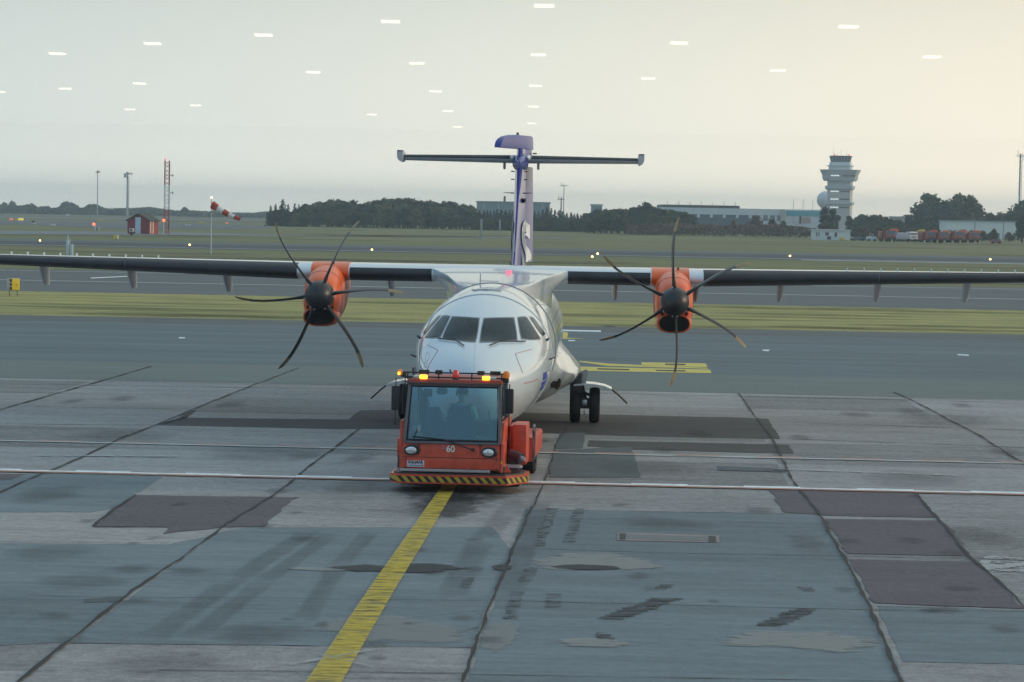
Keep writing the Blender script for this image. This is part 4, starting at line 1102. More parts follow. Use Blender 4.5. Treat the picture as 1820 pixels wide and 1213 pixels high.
film_ = MB(); film_.box((-.1, .148, .335), (1.3, .004, .022)); film_.build('grime_band', mat('grime', (.08, .03, .02), .9, var=.5, scale=9), bd, smooth=0)
pane('side_glass', [(-.85, .28, zb), (-.85, 1.9, zb), (-.81, 1.85, zt), (-.80, .5, zt)], cab)
pane('side_glass', [(.83, .28, zb), (.83, 1.9, zb), (.80, 1.85, zt), (.80, .5, zt)], cab)
clear = glass_mat('rear_glass', (.86, .92, .93), .05)
pane('rear_glass', [(-.80, 1.9, zb), (.80, 1.9, zb), (.77, 1.86, zt), (-.77, 1.86, zt)], cab, clear)
# wiper across the windscreen
def wsp(x, z, off=.03):
    t = (z - zb) / (zt - zb); return Vector((x, FB[2] + (FT[2] - FB[2]) * t - off, z))
mb = MB(); mb.tube([wsp(.36, .70, .05), wsp(.10, .79, .05), wsp(-.20, .875)], .011, 6); mb.tube([wsp(-.72, .915), wsp(-.30, .88), wsp(.08, .845)], .013, 6); mb.tube([wsp(-.70, .86), wsp(-.64, 1.05)], .007, 5); mb.box(Vector((.37, .17, .70)), (.05, .04, .05), .01)
mb.build('windscreen_wiper', black_plastic, cab)
# roof rail with lamps
mb = MB(); mb.tube([(-.95, .50, 2.045), (.92, .50, 2.045)], .014, 8); mb.tube([(-.95, .46, 1.965), (.92, .46, 1.965)], .014, 8)
for x in (-.86, -.3, .3, .84): mb.tube([(x, .48, 1.92), (x, .50, 2.05)], .014, 6)
rail = mb.build('roof_rail', black_plastic, tug)
for x, wd in ((-.56, .19), (-.29, .13), (.47, .13), (.73, .19)):
    mb = MB(); mb.box((x, .44, 2.06), (wd, .10, .075), .012); mb.build('work_lamp', black_plastic, rail)
for x, s_ in ((-.56, 1), (.57, -1)):
    mb = MB(); mb.box((x, .36, 1.975), (.14, .07, .075), .025); mb.mi = 1; mb.box((x - s_ * .125, .36, 1.98), (.12, .06, .055), .02); mb.build('flashing_lamp', [amber_lit, lamp_glass], rail)
mb = MB(); mb.lathe([(.075, 1.90), (.06, 1.955), (.055, 1.97)], (.015, .44, 0), 'Z', 20); mb.mi = 1; mb.lathe([(.058, 1.97), (.062, 2.02), (.055, 2.07), (.035, 2.105), (.005, 2.115)], (.015, .44, 0), 'Z', 20); mb.build('red_beacon', [black_plastic, red_lens], rail)
mb = MB(); mb.tube([(-.80, .55, 1.93), (-.93, .55, 1.97), (-.98, .50, 1.99)], .02, 6); mb.box((-.94, .5, 2.0), (.10, .10, .08), .02); mb.mi = 1; mb.lathe([(.04, 1.99), (.048, 2.02), (.045, 2.07), (.02, 2.10)], (-1.0, .46, 0), 'Z', 16); mb.mi = 2; mb.lathe([(.02, 2.0), (.025, 2.03), (.02, 2.05)], (-1.01, .40, 0), 'Z', 12)
mb.build('amber_beacon', [black_plastic, amber_off, amber_lit], rail)
mb = MB(); mb.box((.90, .55, 1.93), (.13, .14, .10), .02); mb.mi = 1; mb.lathe([(.055, 1.97), (.065, 2.01), (.06, 2.07), (.03, 2.10)], (.92, .52, 0), 'Z', 18); mb.build('amber_beacon', [black_plastic, amber_off], rail)
mb = MB(); mb.tube([(-.77, .7, 1.92), (-.79, .7, 2.12)], [.022, .016], 8); mb.mi = 1; mb.tube([(-.79, .7, 2.12), (-.79, .7, 2.14)], .018, 8); mb.build('aerial', [black_plastic, silver_paint], rail)
# mirrors on brackets
for x, z0, z1, wd, yy in ((-1.06, 1.36, 1.80, .16, .40), (-.93, 1.26, 1.82, .10, .70), (.985, 1.33, 1.78, .15, .55)):
    mb = MB(); mb.box((x, yy, (z0 + z1) / 2), (wd, .09, z1 - z0), .03, seg=3); mir = mb.build('mirror', black_plastic, tug)
    sg = 1 if x > 0 else -1
    mb = MB(); mb.tube([(sg * .83, yy - .02, 1.86), (x, yy - .02, 1.95 if sg < 0 else 1.86), (x, yy - .06, 1.1)], .012, 6); mb.build('mirror_bracket', black_plastic, mir)
mb = MB(); mb.tube([(.865, .30, 1.05), (.885, .32, 1.85)], .012, 6); mb.build('grab_rail', black_plastic, tug)
# headlights, number, maker's plate
for x, z in ((-.735, .665), (.655, .655)):
    mb = MB(); mb.loft([[Vector((x + .145 * a * k + .012, y, z + .095 * b * k)) for a, b in sup(28, 2.4)] for y, k in ((.19, 1.0), (.145, 1.0), (.135, .93))]); hl = mb.build('headlight', black_plastic, tug)
    mb = MB(); mb.loft([[Vector((x - .005 + .098 * k * math.cos(a), y, z + .066 * k * math.sin(a))) for a in [2 * math.pi * j / 24 for j in range(24)]] for y, k in ((.134, 1.0), (.118, .8), (.112, .4), (.110, .05))]); mb.build('lens', lamp_glass, hl)
txt_white = mat('lettering_white', (.72, .66, .60), .5, var=.04)
text_mesh('60', .165, txt_white, tug, Vector((-.03, .150, .70)), FRONT, 'number', .004, .95, .004)
mb = MB(); mb.tube([Vector((-.165 + .024 * math.cos(a), .158, .728 + .026 * math.sin(a))) for a in [2 * math.pi * j / 16 for j in range(17)]], .008, 6); mb.build('pink_reflection_ring', mat('reflection_pink', (.62, .2, .33), .5), tug)  # pink ring painted on the panel in place of a window reflection
mb = MB(); mb.box((-.655, .150, .425), (.31, .012, .115), .004); pl = mb.build('maker_plate', mat('plate_white', (.55, .56, .58), .5), tug)
text_mesh('KALMAR', .072, mat('plate_navy', (.02, .04, .10), .5), pl, Vector((-.655, .142, .450)), FRONT, 'lettering', .001, .95, .003)
mb = MB()
for q_ in range(9): mb.box((-.765 + q_ * .0235, .143, .396), (.016, .004, .022 if q_ % 3 else .014))
mb.build('fine_print', mat('plate_blue', (.16, .22, .42), .5), pl, smooth=0)
mb = MB(); mb.box((-.535, .142, .396), (.03, .006, .03)); mb.build('plate_mark', mat('plate_red', (.45, .05, .06), .5), pl)
# inside the cab
mb = MB(); mb.box((0, 1.1, .83), (1.60, 1.5, .03)); mb.box((.0, .34, .86), (1.6, .14, .08), .02); mb.box((0, 1.78, .97), (1.5, .16, .22), .03); mb.build('cab_floor', dark_metal, tug)
def seat(x0, x1, ztop, x0t, x1t):
    m_ = MB(); m_.loft([[Vector((x0, .72, .86)), Vector((x1, .72, .86)), Vector((x1, .86, .86)), Vector((x0, .86, .86))], [Vector((x0, .70, 1.0)), Vector((x1, .70, 1.0)), Vector((x1, .84, 1.0)), Vector((x0, .84, 1.0))],
                        [Vector((x0t, .62, ztop - .06)), Vector((x1t, .62, ztop - .06)), Vector((x1t, .76, ztop - .06)), Vector((x0t, .76, ztop - .06))], [Vector((x0t + .03, .63, ztop)), Vector((x1t - .03, .63, ztop)), Vector((x1t - .03, .74, ztop)), Vector((x0t + .03, .74, ztop))]])
    st = m_.build('seat', seat_blue, tug, smooth=25)
    m_ = MB(); m_.box(((x0 + x1) / 2, 1.06, .90), (x1 - x0, .42, .10), .03); m_.build('seat_cushion', seat_blue, st)
seat(-.20, .36, 1.44, -.12, .27)
seat(-.60, -.24, 1.41, -.58, -.27)
mb = MB(); mb.tube([(-.50, .45, .86), (-.50, .47, 1.72)], .012, 6); mb.box((-.485, .45, 1.68), (.16, .03, .14), .04); mb.build('inside_mirror', black_plastic, tug)
mb = MB(); mb.loft([[Vector((-.24 + .10 * a, y, 1.71 + .065 * b)) for a, b in sup(16, 3)] for y in (.55, .58)]); mb.build('sun_visor', tug_grey, tug)
mb = MB(); mb.tube([Vector((.10 + .17 * math.cos(a), 1.42 + .07 * math.sin(a), 1.16 + .15 * math.sin(a))) for a in [2 * math.pi * j / 20 for j in range(21)]], .014, 6); mb.tube([(.1, 1.42, 1.16), (.1, 1.70, .96)], .022, 8); mb.build('steering_wheel', black_plastic, tug)
mb = MB(); mb.box((.62, 1.2, 1.02), (.18, .5, .32), .03); mb.tube([(.6, 1.0, 1.15), (.58, .95, 1.35)], .012, 6); mb.build('control_box', dark_metal, tug)

# --- the driver, seated with the back to the camera
def skinned(name, joints, edges, mats_, parent=None, root=0, sub=1):
    me = bpy.data.meshes.new(name)
    me.from_pydata([j[:3] for j in joints], edges, [])
    o = bpy.data.objects.new(name, me); C.objects.link(o)
    for m_ in mats_: me.materials.append(m_)
    md = o.modifiers.new('skin', 'SKIN')
    md.use_smooth_shade = True
    sv_ = me.skin_vertices[0].data
    for i, j in enumerate(joints):
        r_ = j[3]; sv_[i].radius = r_ if hasattr(r_, '__len__') else (r_, r_)
    sv_[root].use_root = True
    s2 = o.modifiers.new('sub', 'SUBSURF'); s2.levels = sub; s2.render_levels = sub
    if parent: o.parent = parent
    return o
per = thing('person', tug.matrix_basis @ Vector((.08, 1.02, .95)) if False else (0, 0, 0), 'person with green ear defenders sitting in the orange tractor cab, seen from behind', 'person')
per.location = tp + Matrix.Rotation(R(-1.3), 3, 'Z') @ Vector((.085, 1.00, .95)); per.rotation_euler = (0, 0, R(-1.3))
J = [(0, 0, .09, (.15, .11)), (0, -.02, .24, (.14, .10)), (0, -.04, .40, (.17, .11)), (0, -.03, .50, (.10, .07)), (0, -.02, .57, .052), (0, -.01, .64, (.072, .085)), (0, .0, .71, (.078, .098)), (0, .0, .77, (.06, .075)),
     (.17, -.03, .46, .06), (.23, .06, .25, .045), (.17, .28, .20, .033), (-.17, -.03, .46, .06), (-.23, .06, .25, .045), (-.05, .30, .24, .033),
     (.10, .05, .06, .085), (.13, .42, .05, .065), (.13, .46, -.08, .05), (-.10, .05, .06, .085), (-.13, .42, .05, .065), (-.13, .46, -.08, .05)]
E_ = [(0, 1), (1, 2), (2, 3), (3, 4), (4, 5), (5, 6), (6, 7), (2, 8), (8, 9), (9, 10), (2, 11), (11, 12), (12, 13), (0, 14), (14, 15), (15, 16), (0, 17), (17, 18), (18, 19)]
for wrist, sg in ((10, 1), (13, -1)):
    wx, wy, wz = J[wrist][:3]; i0 = len(J)
    J.append((wx - sg * .005, wy + .055, wz + .01, (.032, .018))); E_.append((wrist, i0))
    for f in range(4):
        i1 = len(J); ln = (.036, .042, .040, .031)[f]; dx = (f - 1.5) * .019
        J.append((wx + dx, wy + .09, wz + .012, .010)); J.append((wx + dx, wy + .09 + ln * .7, wz - .008, .009)); J.append((wx + dx, wy + .09 + ln * .6, wz - .032, .008))
        E_ += [(i0, i1), (i1, i1 + 1), (i1 + 1, i1 + 2)]
    i1 = len(J)
    J.append((wx - sg * .040, wy + .05, wz + .004, .011)); J.append((wx - sg * .050, wy + .08, wz - .012, .009)); E_ += [(i0, i1), (i1, i1 + 1)]
bodyo = skinned('body', J, E_, [skin], per)
mb = MB(); mb.lathe([(.002, .03), (.05, .028), (.088, .0), (.098, -.05), (.095, -.10), (.08, -.13)], (0, -.012, .815), 'Z', 20); mb.build('hair', hair_dark, per, smooth=60)
mb = MB()
mb.loft([[Vector((.16 * k * a, -.02 + .13 * k * b, z)) for a, b in sup(20, 2.3)] for z, k in ((.02, 1.05), (.15, 1.02), (.30, 1.1), (.42, 1.15), (.49, .9), (.53, .5))])
for sg in (-1, 1): mb.tube([(sg * .15, -.03, .47), (sg * .20, .0, .38), (sg * .235, .06, .26), (sg * .20, .20, .22)], [.08, .075, .06, .05], 10)
mb.build('jacket', mat('jacket_pale', (.34, .42, .34), .9), per, smooth=60)
mb = MB()
for sg in (-1, 1): mb.tube([(sg * .09, .0, .07), (sg * .13, .40, .06), (sg * .135, .47, .0), (sg * .135, .48, -.08)], [.105, .085, .075, .065], 10)
mb.build('trousers', trousers, per, smooth=60)
mb = MB()
for sg in (-1, 1): mb.lathe([(.03, -.022), (.048, -.018), (.052, .0), (.045, .022)], (sg * .098, .0, .70), 'X', 16)
mb.tube([Vector((.10 * math.cos(a), 0, .71 + .115 * math.sin(a))) for a in [math.pi * j / 12 for j in range(13)]], .010, 6)
mb.build('ear_defenders', hivis, per, smooth=50)

# ------------------------------------------------------------------ airfield furniture
def spot(px, py):
    p = at(px, py); D = (p - Vector((0, 0, 0))).dot(Vector((-math.sin(R(YAW)), math.cos(R(YAW)), 0)))
    return p, D / F                                  # position on the ground and metres per photo pixel there

# yellow fronted guidance sign on the dry grass
p, k = spot(25, 527)
t = thing('guidance_sign', p, 'small yellow airfield sign on thin legs standing on the dry grass', 'sign', rz=R(32))
mb = MB(); mb.box((0, .2, .66), (.62, .42, .66), .02); bx_ = mb.build('sign_case', mat('case_grey', (.40, .46, .48), .6), t)
mb = MB(); mb.box((.02, -.02, .66), (.58, .03, .64), .01); fc = mb.build('sign_face', sign_yellow, t)
mb = MB(); mb.box((-.20, -.042, .66), (.12, .01, .62)); mb.mi = 1
for z in (.56, .76): mb.box((-.20, -.046, z), (.12, .01, .022))
mb.build('black_panel', [black_plastic, mark_white], fc)
mb = MB(); mb.box((.14, -.042, .67), (.16, .008, .03)); mb.box((.11, -.042, .61), (.03, .008, .12)); mb.build('sign_mark', mat('mark_ochre', (.35, .22, .01), .5), fc)
for x in (-.22, .22):
    mb = MB(); mb.tube([(x, .1, 0), (x * 1.0, .15, .35)], .02, 6); mb.build('leg', dark_metal, t)
# windsock
p, k = spot(375, 451)
t = thing('windsock', p, 'red and white striped windsock on a white pole in the grass', 'windsock')
mb = MB(); mb.tube([(0, 0, 0), (0, 0, 6.25)], [.07, .05], 10); pole = mb.build('pole', mast_white, t)
mb = MB(); mb.lathe([(.02, 6.22), (.10, 6.28), (.11, 6.40), (.02, 6.5)], (0, 0, 0), 'Z', 12); mb.build('obstruction_lamp', lit_white, pole)
mb = MB(); A = Vector((.10, 0, 5.55)); B = Vector((3.35, -.5, 3.95)); n5 = 10
rings = []
for i in range(n5 + 1):
    u = i / n5; c = A.lerp(B, u) + Vector((0, 0, -.18 * math.sin(u * 3.1) * (1 - .2 * u))); rr = .46 - .27 * u
    d = (B - A).normalized(); e1 = Vector((0, 1, 0)); e2 = d.cross(e1).normalized(); e1 = e2.cross(d)
    rings.append([c + (e1 * math.cos(q) + e2 * math.sin(q)) * rr * (1 + .05 * math.sin(3 * q + i)) for q in [2 * math.pi * j / 14 for j in range(14)]])
for i in range(n5):
    mb.mi = 0 if (i // 2) % 2 == 0 else 1
    mb.loft([rings[i], rings[i + 1]], caps=False)
mb.build('sock', [sock_orange, sock_white], t, smooth=50)
# lattice mast, red and white
def lattice(px, py, ptop, wpx, label, bands, seg_h, r_=.05, extras=True, group=None, nleg=4, name='lattice_mast'):
    p, k = spot(px, py); hgt = (hz(px) - ptop) * k + H; wd = wpx * k
    t = thing(name, p, label, 'radio mast', group, rz=R(20))
    nb = len(bands)
    for bi, m_ in enumerate(bands):
        z0, z1 = hgt * bi / nb, hgt * (bi + 1) / nb
        mb = MB(); cs = [(-wd / 2, -wd / 2), (wd / 2, -wd / 2), (wd / 2, wd / 2), (-wd / 2, wd / 2)] if nleg == 4 else [(-wd / 2, -wd / 3), (wd / 2, -wd / 3), (0, wd / 2)]
        for c in cs: mb.tube([(*c, z0), (*c, z1)], r_, 4)
        ns = max(1, int((z1 - z0) / seg_h))
        for i in range(ns):
            za, zb_ = z0 + (z1 - z0) * i / ns, z0 + (z1 - z0) * (i + 1) / ns
            for j in range(len(cs)):
                a, b = cs[j], cs[(j + 1) % len(cs)]
                if i % 2: a, b = b, a
                mb.tube([(*a, za), (*b, zb_)], r_ * .9, 3)
        mb.build('mast_section', m_, t)
    return t, hgt, wd
t, hgt, wd = lattice(296, 416, 286, 8.0, 'red and white lattice mast beside the red hut', [mast_red, mast_red, mast_white, mast_white, mast_red, mast_red], .62, .06)
mb = MB(); mb.lathe([(.05, hgt), (.16, hgt + .1), (.16, hgt + .4), (.03, hgt + .5)], (-.4, 0, 0), 'Z', 10); mb.build('obstruction_lamp', lit_pink, t)
for z in (hgt * .56, hgt * .80):
    mb = MB(); mb.tube([(.4, 0, z), (1.1, -.3, z)], .06, 6); mb.tube([(1.1, -.3, z - .25), (1.1, -.3, z + .25)], .09, 6); mb.build('aerial', dark_metal, t)
mb = MB(); mb.box((.45, -.1, hgt * .5), (.18, .18, hgt * .95)); mb.build('cable_run', dark_metal, t)
p, k = spot(291, 417)
t = thing('lamp_post', p, 'thin white post with a red lamp beside the lattice mast', 'lamp post')
mb = MB(); mb.tube([(0, 0, 0), (0, 0, 2.5)], .09, 8); mb.build('post', mast_white, t)
mb = MB(); mb.lathe([(.05, 2.45), (.24, 2.55), (.24, 2.9), (.05, 3.0)], (0, 0, 0), 'Z', 10); mb.build('lamp_head', lit_red, t)
# red hut
p, k = spot(246, 416)
t = thing('red_hut', p, 'red wooden hut with pale door and dark pitched roof in the grass', 'hut', rz=R(-14))
Wd, L_, He, Hr = 4.7, 4.0, 2.75, 3.9
mb = MB(); mb.prism([(-Wd / 2, 0), (Wd / 2, 0), (Wd / 2, He), (0, Hr - .1), (-Wd / 2, He)], (0, L_), 'Y'); mb.build('wall', barn_red, t, smooth=20)
mb = MB()
for s_ in (-1, 1):
    mb.loft([[Vector((s_ * (Wd / 2 + .35), y, He - .28)), Vector((s_ * (Wd / 2 + .35), y, He - .13)), Vector((0, y, Hr + .12)), Vector((0, y, Hr - .03))] for y in (-.35, L_ + .35)])
mb.build('roof', roof_dark, t, smooth=20)
mb = MB(); mb.box((-.10, -.03, 1.62), (1.15, .06, 3.2), .01); mb.build('door', mat('pale_blue', (.50, .62, .68), .6), t)
for y in (.5, 1.6):
    mb = MB(); mb.box((Wd / 2 + .02, y, 1.3), (.06, .45, 2.4)); mb.build('corner_board', mat('cream', (.60, .52, .42), .7), t)
mb = MB(); mb.lathe([(.02, -.2), (.2, -.15), (.22, 0), (.12, .15)], (-Wd / 2 - .25, -.1, 2.3), 'Y', 14); mb.build('wall_lamp', mast_white, t)
p, k = spot(234, 419)
t = thing('equipment_box', p, 'small pale equipment box on a dark post in front of the red hut', 'equipment box')
mb = MB(); mb.box((0, 0, 1.0), (.8, .5, .62), .03); mb.build('case', mast_white, t); mb = MB(); mb.box((-.05, -.27, 1.0), (.4, .06, .36), .02); mb.build('hatch', dark_metal, t); mb = MB(); mb.box((0, 0, .36), (.45, .35, .72), .02); mb.build('post', dark_metal, t)
# floodlight masts
for px, pb_, ptop, wh_, lab in ((173, 383, 306, 7, 'slender floodlight mast far off on the horizon, thinner of the two'), (226, 385, 309, 14, 'thick floodlight mast with a wide lamp platform behind the red hut')):
    p, k = spot(px, pb_); hgt = (hz(px) - ptop) * k + H
    t = thing('floodlight_mast', p, lab, 'floodlight')
    mb = MB(); mb.tube([(0, 0, 0), (0, 0, hgt)], [wh_ * .14 * k, wh_ * .10 * k], 10); mb.build('pole', galv, t)
    if wh_ > 10:
        mb = MB(); mb.tube([(.9, 0, 0), (.9, 0, hgt - 3)], .16, 8)
        for i in range(10): mb.tube([(0, 0, i * hgt / 10), (.9, 0, i * hgt / 10)], .08, 4)
        mb.build('ladder', galv, t)
    mb = MB(); w2 = wh_ * k
    mb.box((0, 0, hgt - .3), (w2, w2 * .6, .5), .08); mb.loft([[Vector((w2 * .2 * a, w2 * .3 * b, hgt + z)) for a, b in sup(12, 2)] for z in (0, .9)]); mb.box((w2 * .35, -.3, hgt), (w2 * .7, .4, .5), .1)
    if wh_ > 10: mb.box((-.5, 0, hgt - 2.2), (w2 * .75, w2 * .5, .35), .06); mb.box((-w2 * .3, 0, hgt - 1.2), (w2 * .25, .6, 1.8), .1)
    mb.build('lamp_head', dark_metal if wh_ < 10 else galv, t)
# instruments and small marker boards on the field
p, k = spot(122, 455)
t = thing('weather_instrument', p, 'pale twin-column instrument behind the wing, standing in the grass', 'instrument')
mb = MB(); mb.box((-.12, 0, .8), (.22, .3, 1.6), .03); mb.tube([(-.1, 0, 1.6), (-.05, 0, 2.15)], .06, 8); mb.box((.32, 0, .6), (.26, .3, 1.2), .03); mb.tube([(.1, 0, 1.2), (.1, 0, 1.7)], .05, 8); mb.build('column', mat('pale_blue_paint', (.50, .60, .66), .5), t)
mb = MB(); mb.tube([(-.3, 0, 2.1), (-.05, 0, 2.0), (.25, 0, 2.2)], .035, 6); mb.build('sensor_arm', galv, t)
p, k = spot(205, 427)
t = thing('marker_board', p, 'small yellow marker board at the taxiway edge near the red hut', 'marker board', rz=R(-20))
mb = MB(); mb.box((0, 0, .48), (.62, .10, .62), .02); mb.build('board', sign_yellow, t)
mb = MB(); mb.box((.36, .12, .48), (.10, .3, .6), .02); mb.build('case', mast_white, t); mb = MB(); mb.tube([(0, .05, 0), (0, .05, .2)], .04, 6); mb.build('leg', dark_metal, t)
p, k = spot(169, 410)
t = thing('signal_lamp', p, 'red signal lamp on a short white pillar left of the red hut', 'signal lamp')
mb = MB(); mb.box((0, 0, .5), (.40, .3, 1.0), .03); mb.box((.75, 0, .4), (.35, .3, .6), .03); mb.build('pillar', mast_white, t)
mb = MB(); mb.lathe([(.06, -.2), (.30, -.15), (.30, .1), (.1, .15)], (-.25, -.2, 1.35), 'Y', 14); mb.build('lamp_head', lit_red, t)
mb = MB(); mb.box((.45, 0, .35), (.22, .25, .7), .02); mb.build('junction_box', dark_metal, t)
for px, pb_, wpx, hpx, m_, lab in ((20, 392, 6, 3.4, lit_red, 'small lit red guidance board at the far left of the field'), (30, 392, 6, 2.6, sign_yellow, 'dull yellow guidance board between the red board and the bright yellow one'), (37, 392.5, 9, 4.4, lit_yellow, 'bright lit yellow guidance board at the far left of the field'), (178, 394, 7, 3, sign_yellow, 'yellow guidance board above the red signal lamp'), (357, 397, 6, 2.6, sign_yellow, 'yellow guidance board left of the windsock pole'), (403, 398, 4, 2.4, lit_red, 'tiny red guidance board right of the windsock pole'), (277, 394.5, 5, 2.6, sign_yellow, 'yellow guidance board just right of the red hut roof'), (325, 394.3, 5, 2.4, mat('board_cream', (.6, .55, .3), .6), 'cream guidance board between the lattice mast and the windsock'),
                                  (93, 402.5, 10, 3.6, mast_white, 'low white marker board in the left field'), (59, 399.5, 7, 4, mast_white, 'white box with a dark top in the left field'), (334, 402.5, 10, 3, mast_white, 'low white marker board right of the lattice mast'), (120, 384.5, 7, 3.4, mast_white, 'far white hut at the foot of the blue treeline')):
    p, k = spot(px, pb_)
    t = thing('guidance_board', p, lab, 'guidance board')
    mm_ = m_
    if m_ in (lit_red, lit_yellow):
        mm_ = mat('backlit', (.8, .2, .1) if m_ is lit_red else (.9, .7, .1), .5, emit=(1, .25, .18) if m_ is lit_red else (1, .78, .12), es=.55)
    mb = MB(); mb.box((0, 0, hpx * k * .55), (wpx * k, .5, hpx * k * .9), .05); mb.build('board', mm_, t)
    mb = MB(); mb.box((0, .1, hpx * k * .08), (wpx * k * .7, .3, hpx * k * .2)); mb.build('foot', dark_metal, t)
    if px == 59:
        mb = MB(); mb.tube([(0, 0, hpx * k), (0, 0, hpx * k * 1.7)], .5, 8); mb.build('cap', dark_metal, t)
# taxiway edge lamps
edge = None
for px, py, lab in ((71, 430.5, 'lit yellow taxiway lamp left of the pale twin-column instrument'), (337, 438, 'lit yellow taxiway lamp left of the windsock pole'), (661, 447, 'lit yellow taxiway lamp between the left propeller and the tail'), (1062, 454, 'lit yellow taxiway lamp, upper one of the close pair beside the right propeller'), (1052.5, 459.5, 'lit yellow taxiway lamp, lower one of the close pair beside the right propeller'), (1404, 458, 'lit yellow taxiway lamp below the white hut by the tower'), (1760, 464, 'lit yellow taxiway lamp below the orange trucks, furthest right')):
    p, k = spot(px, py)
    if edge is None:
        edge = thing('edge_lamp', p, lab, 'taxiway lamp', 'lit taxiway edge lamps')
        mb = MB(); mb.tube([(0, 0, 0), (0, 0, .12)], .05, 8); mb.build('stem', dark_metal, edge)
        mb = MB(); mb.lathe([(.05, .10), (.13, .14), (.14, .24), (.03, .32)], (0, 0, 0), 'Z', 10); mb.build('lamp_head', lit_yellow, edge)
    else: dup(edge, p, label=lab)
# plain grey posts in front of the wood
post0 = None
for px, py, ptop, lab in ((855, 427, 390, 'tall grey post in front of the wood, left of the tail'), (888, 416.5, 391, 'grey post in front of the wood, closest to the tail')):
    p, k = spot(px, py); hgt = (py - ptop) * k
    t = thing('field_post', p, lab, 'post')
    mb = MB(); mb.box((0, 0, hgt / 2), (.38, .38, hgt), .04); mb.build('shaft', galv, t); mb = MB(); mb.box((0, 0, .15), (.8, .8, .3), .05); mb.build('footing', concrete_wall, t)
# slim masts near the tail and at the right edge
for px, pb_, ptop, wpx, lab, nm in ((1001, 407, 327, 2.0, 'slender pale mast with a cross arm rising behind the wood right of the tail', 'aerial_mast'), (996.5, 407, 351, 3.0, 'shorter dark mast behind the wood right of the tail', 'aerial_mast')):
    p, k = spot(px, pb_); hgt = (hz(px) - ptop) * k + H
    t = thing(nm, p, lab, 'radio mast')
    mb = MB(); mb.tube([(0, 0, 0), (0, 0, hgt)], [wpx * k * .5, wpx * k * .3], 8); mb.build('pole', galv if wpx < 2.5 else dark_metal, t)
    mb = MB(); mb.tube([(-1.3, 0, hgt - .8), (1.3, 0, hgt - .8)], .16, 6); mb.tube([(-.9, 0, hgt - .8), (-.9, 0, hgt + .5)], .1, 5); mb.build('cross_arm', galv if wpx < 2.5 else dark_metal, t)
t, hgt, wd = lattice(1810, 419, 274, 5.0, 'tall pale lattice mast among trees at the right edge', [galv, galv, galv], 2.2, .10, nleg=3)
mb = MB(); mb.box((0, 0, hgt * .5), (.35, .35, hgt)); mb.tube([(-2.2, 0, hgt - 1), (2.2, 0, hgt - 1)], .15, 5); mb.tube([(-1.2, 0, hgt - 1), (-1.2, 0, hgt + 1.5)], .12, 5); mb.tube([(1.6, 0, hgt - 3), (1.6, 0, hgt)], .12, 5); mb.build('aerial', galv, t)

# ------------------------------------------------------------------ buildings
def frame_at(px, D):
    """ground point on the ray through photo column px at depth D, and metres per pixel there"""
    v = at_depth(px, hz(px), D); return Vector((v.x, v.y, 0)), D / F
# control tower
p, k = frame_at(1491.5, 1250)
t = thing('control_tower', p, 'grey airport control tower with flared upper storeys and dark glazed cab', 'control tower', rz=R(YAW - 2))
Z = lambda py: H + (hz(1491.5) - py) * k
def octa(hw, z, ch=.30): return [Vector((a, b, z)) for a, b in ((-hw, -hw * ch), (-hw * (1 - .0) + hw * (1 - ch) * .35, -hw * .82), (hw - hw * (1 - ch) * .35, -hw * .82), (hw, -hw * ch), (hw, hw * ch), (hw * .75, hw * .82), (-hw * .75, hw * .82), (-hw, hw * ch))]
mb = MB(); mb.loft([octa(6.2, -1), octa(6.2, Z(322))]); shaft = mb.build('shaft', tower_buff, t, smooth=20)
for y0, y1, hw in ((338, 331, 7.3), (365, 359.5, 7.2)):
    mb = MB(); mb.loft([octa(hw * .93, Z(y0)), octa(hw, Z(y0 - 2)), octa(hw, Z(y1))]); mb.build('gallery', tower_grey, t, smooth=20)
mb = MB(); mb.loft([octa(6.25, Z(331)), octa(6.25, Z(322))]); mb.build('upper_shaft', tower_grey, t, smooth=20)
mb = MB(); mb.loft([octa(8.0, Z(322.5)), octa(8.7, Z(318)), octa(8.9, Z(311)), octa(9.0, Z(310))]); mb.loft([octa(9.05, Z(310.5)), octa(10.2, Z(302.5))]); mb.build('flared_storey', tower_grey, t, smooth=20)
mb = MB(); mb.loft([octa(5.9, Z(303)), octa(5.7, Z(296))]); mb.loft([octa(5.6, Z(296.2)), octa(5.4, Z(289))]); mb.build('cab_base', tower_light, t, smooth=20)
mb = MB(); mb.loft([octa(6.6, Z(296.5)), octa(6.6, Z(295))]); mb.build('gallery', tower_grey, t, smooth=20)
mb = MB(); mb.loft([octa(4.8, Z(289)), octa(5.5, Z(279.5))]); mb.build('cab_glazing', glass_dark, t, smooth=20)
for i in range(7):
    x = -4.5 + 1.5 * i
    mb = MB(); mb.tube([(x * .93, -4.8 * .82 - .03, Z(289)), (x * 1.05, -5.5 * .82 - .03, Z(279.5))], .09, 4); mb.build('mullion', tower_grey, t)
mb = MB(); mb.loft([octa(5.7, Z(279.6)), octa(5.7, Z(278.4)), octa(5.0, Z(277.6))]); rf_ = mb.build('roof', roof_dark, t, smooth=20)
for x, h_ in ((-3.6, 4.2), (0.2, 3.4), (3.0, 2.2), (-1.6, 1.6)):
    mb = MB(); mb.tube([(x, 0, Z(278)), (x, 0, Z(278) + h_)], .07, 5); mb.build('aerial', galv, rf_)
for x in (-3.3, 3.9):
    mb = MB(); mb.lathe([(.1, Z(278)), (.38, Z(278) + .2), (.38, Z(278) + .8), (.1, Z(278) + 1)], (x, -3, 0), 'Z', 10); mb.build('obstruction_lamp', mat('dull_red_lamp', (.8, .15, .12), .4, emit=(1, .2, .15), es=.8), rf_)
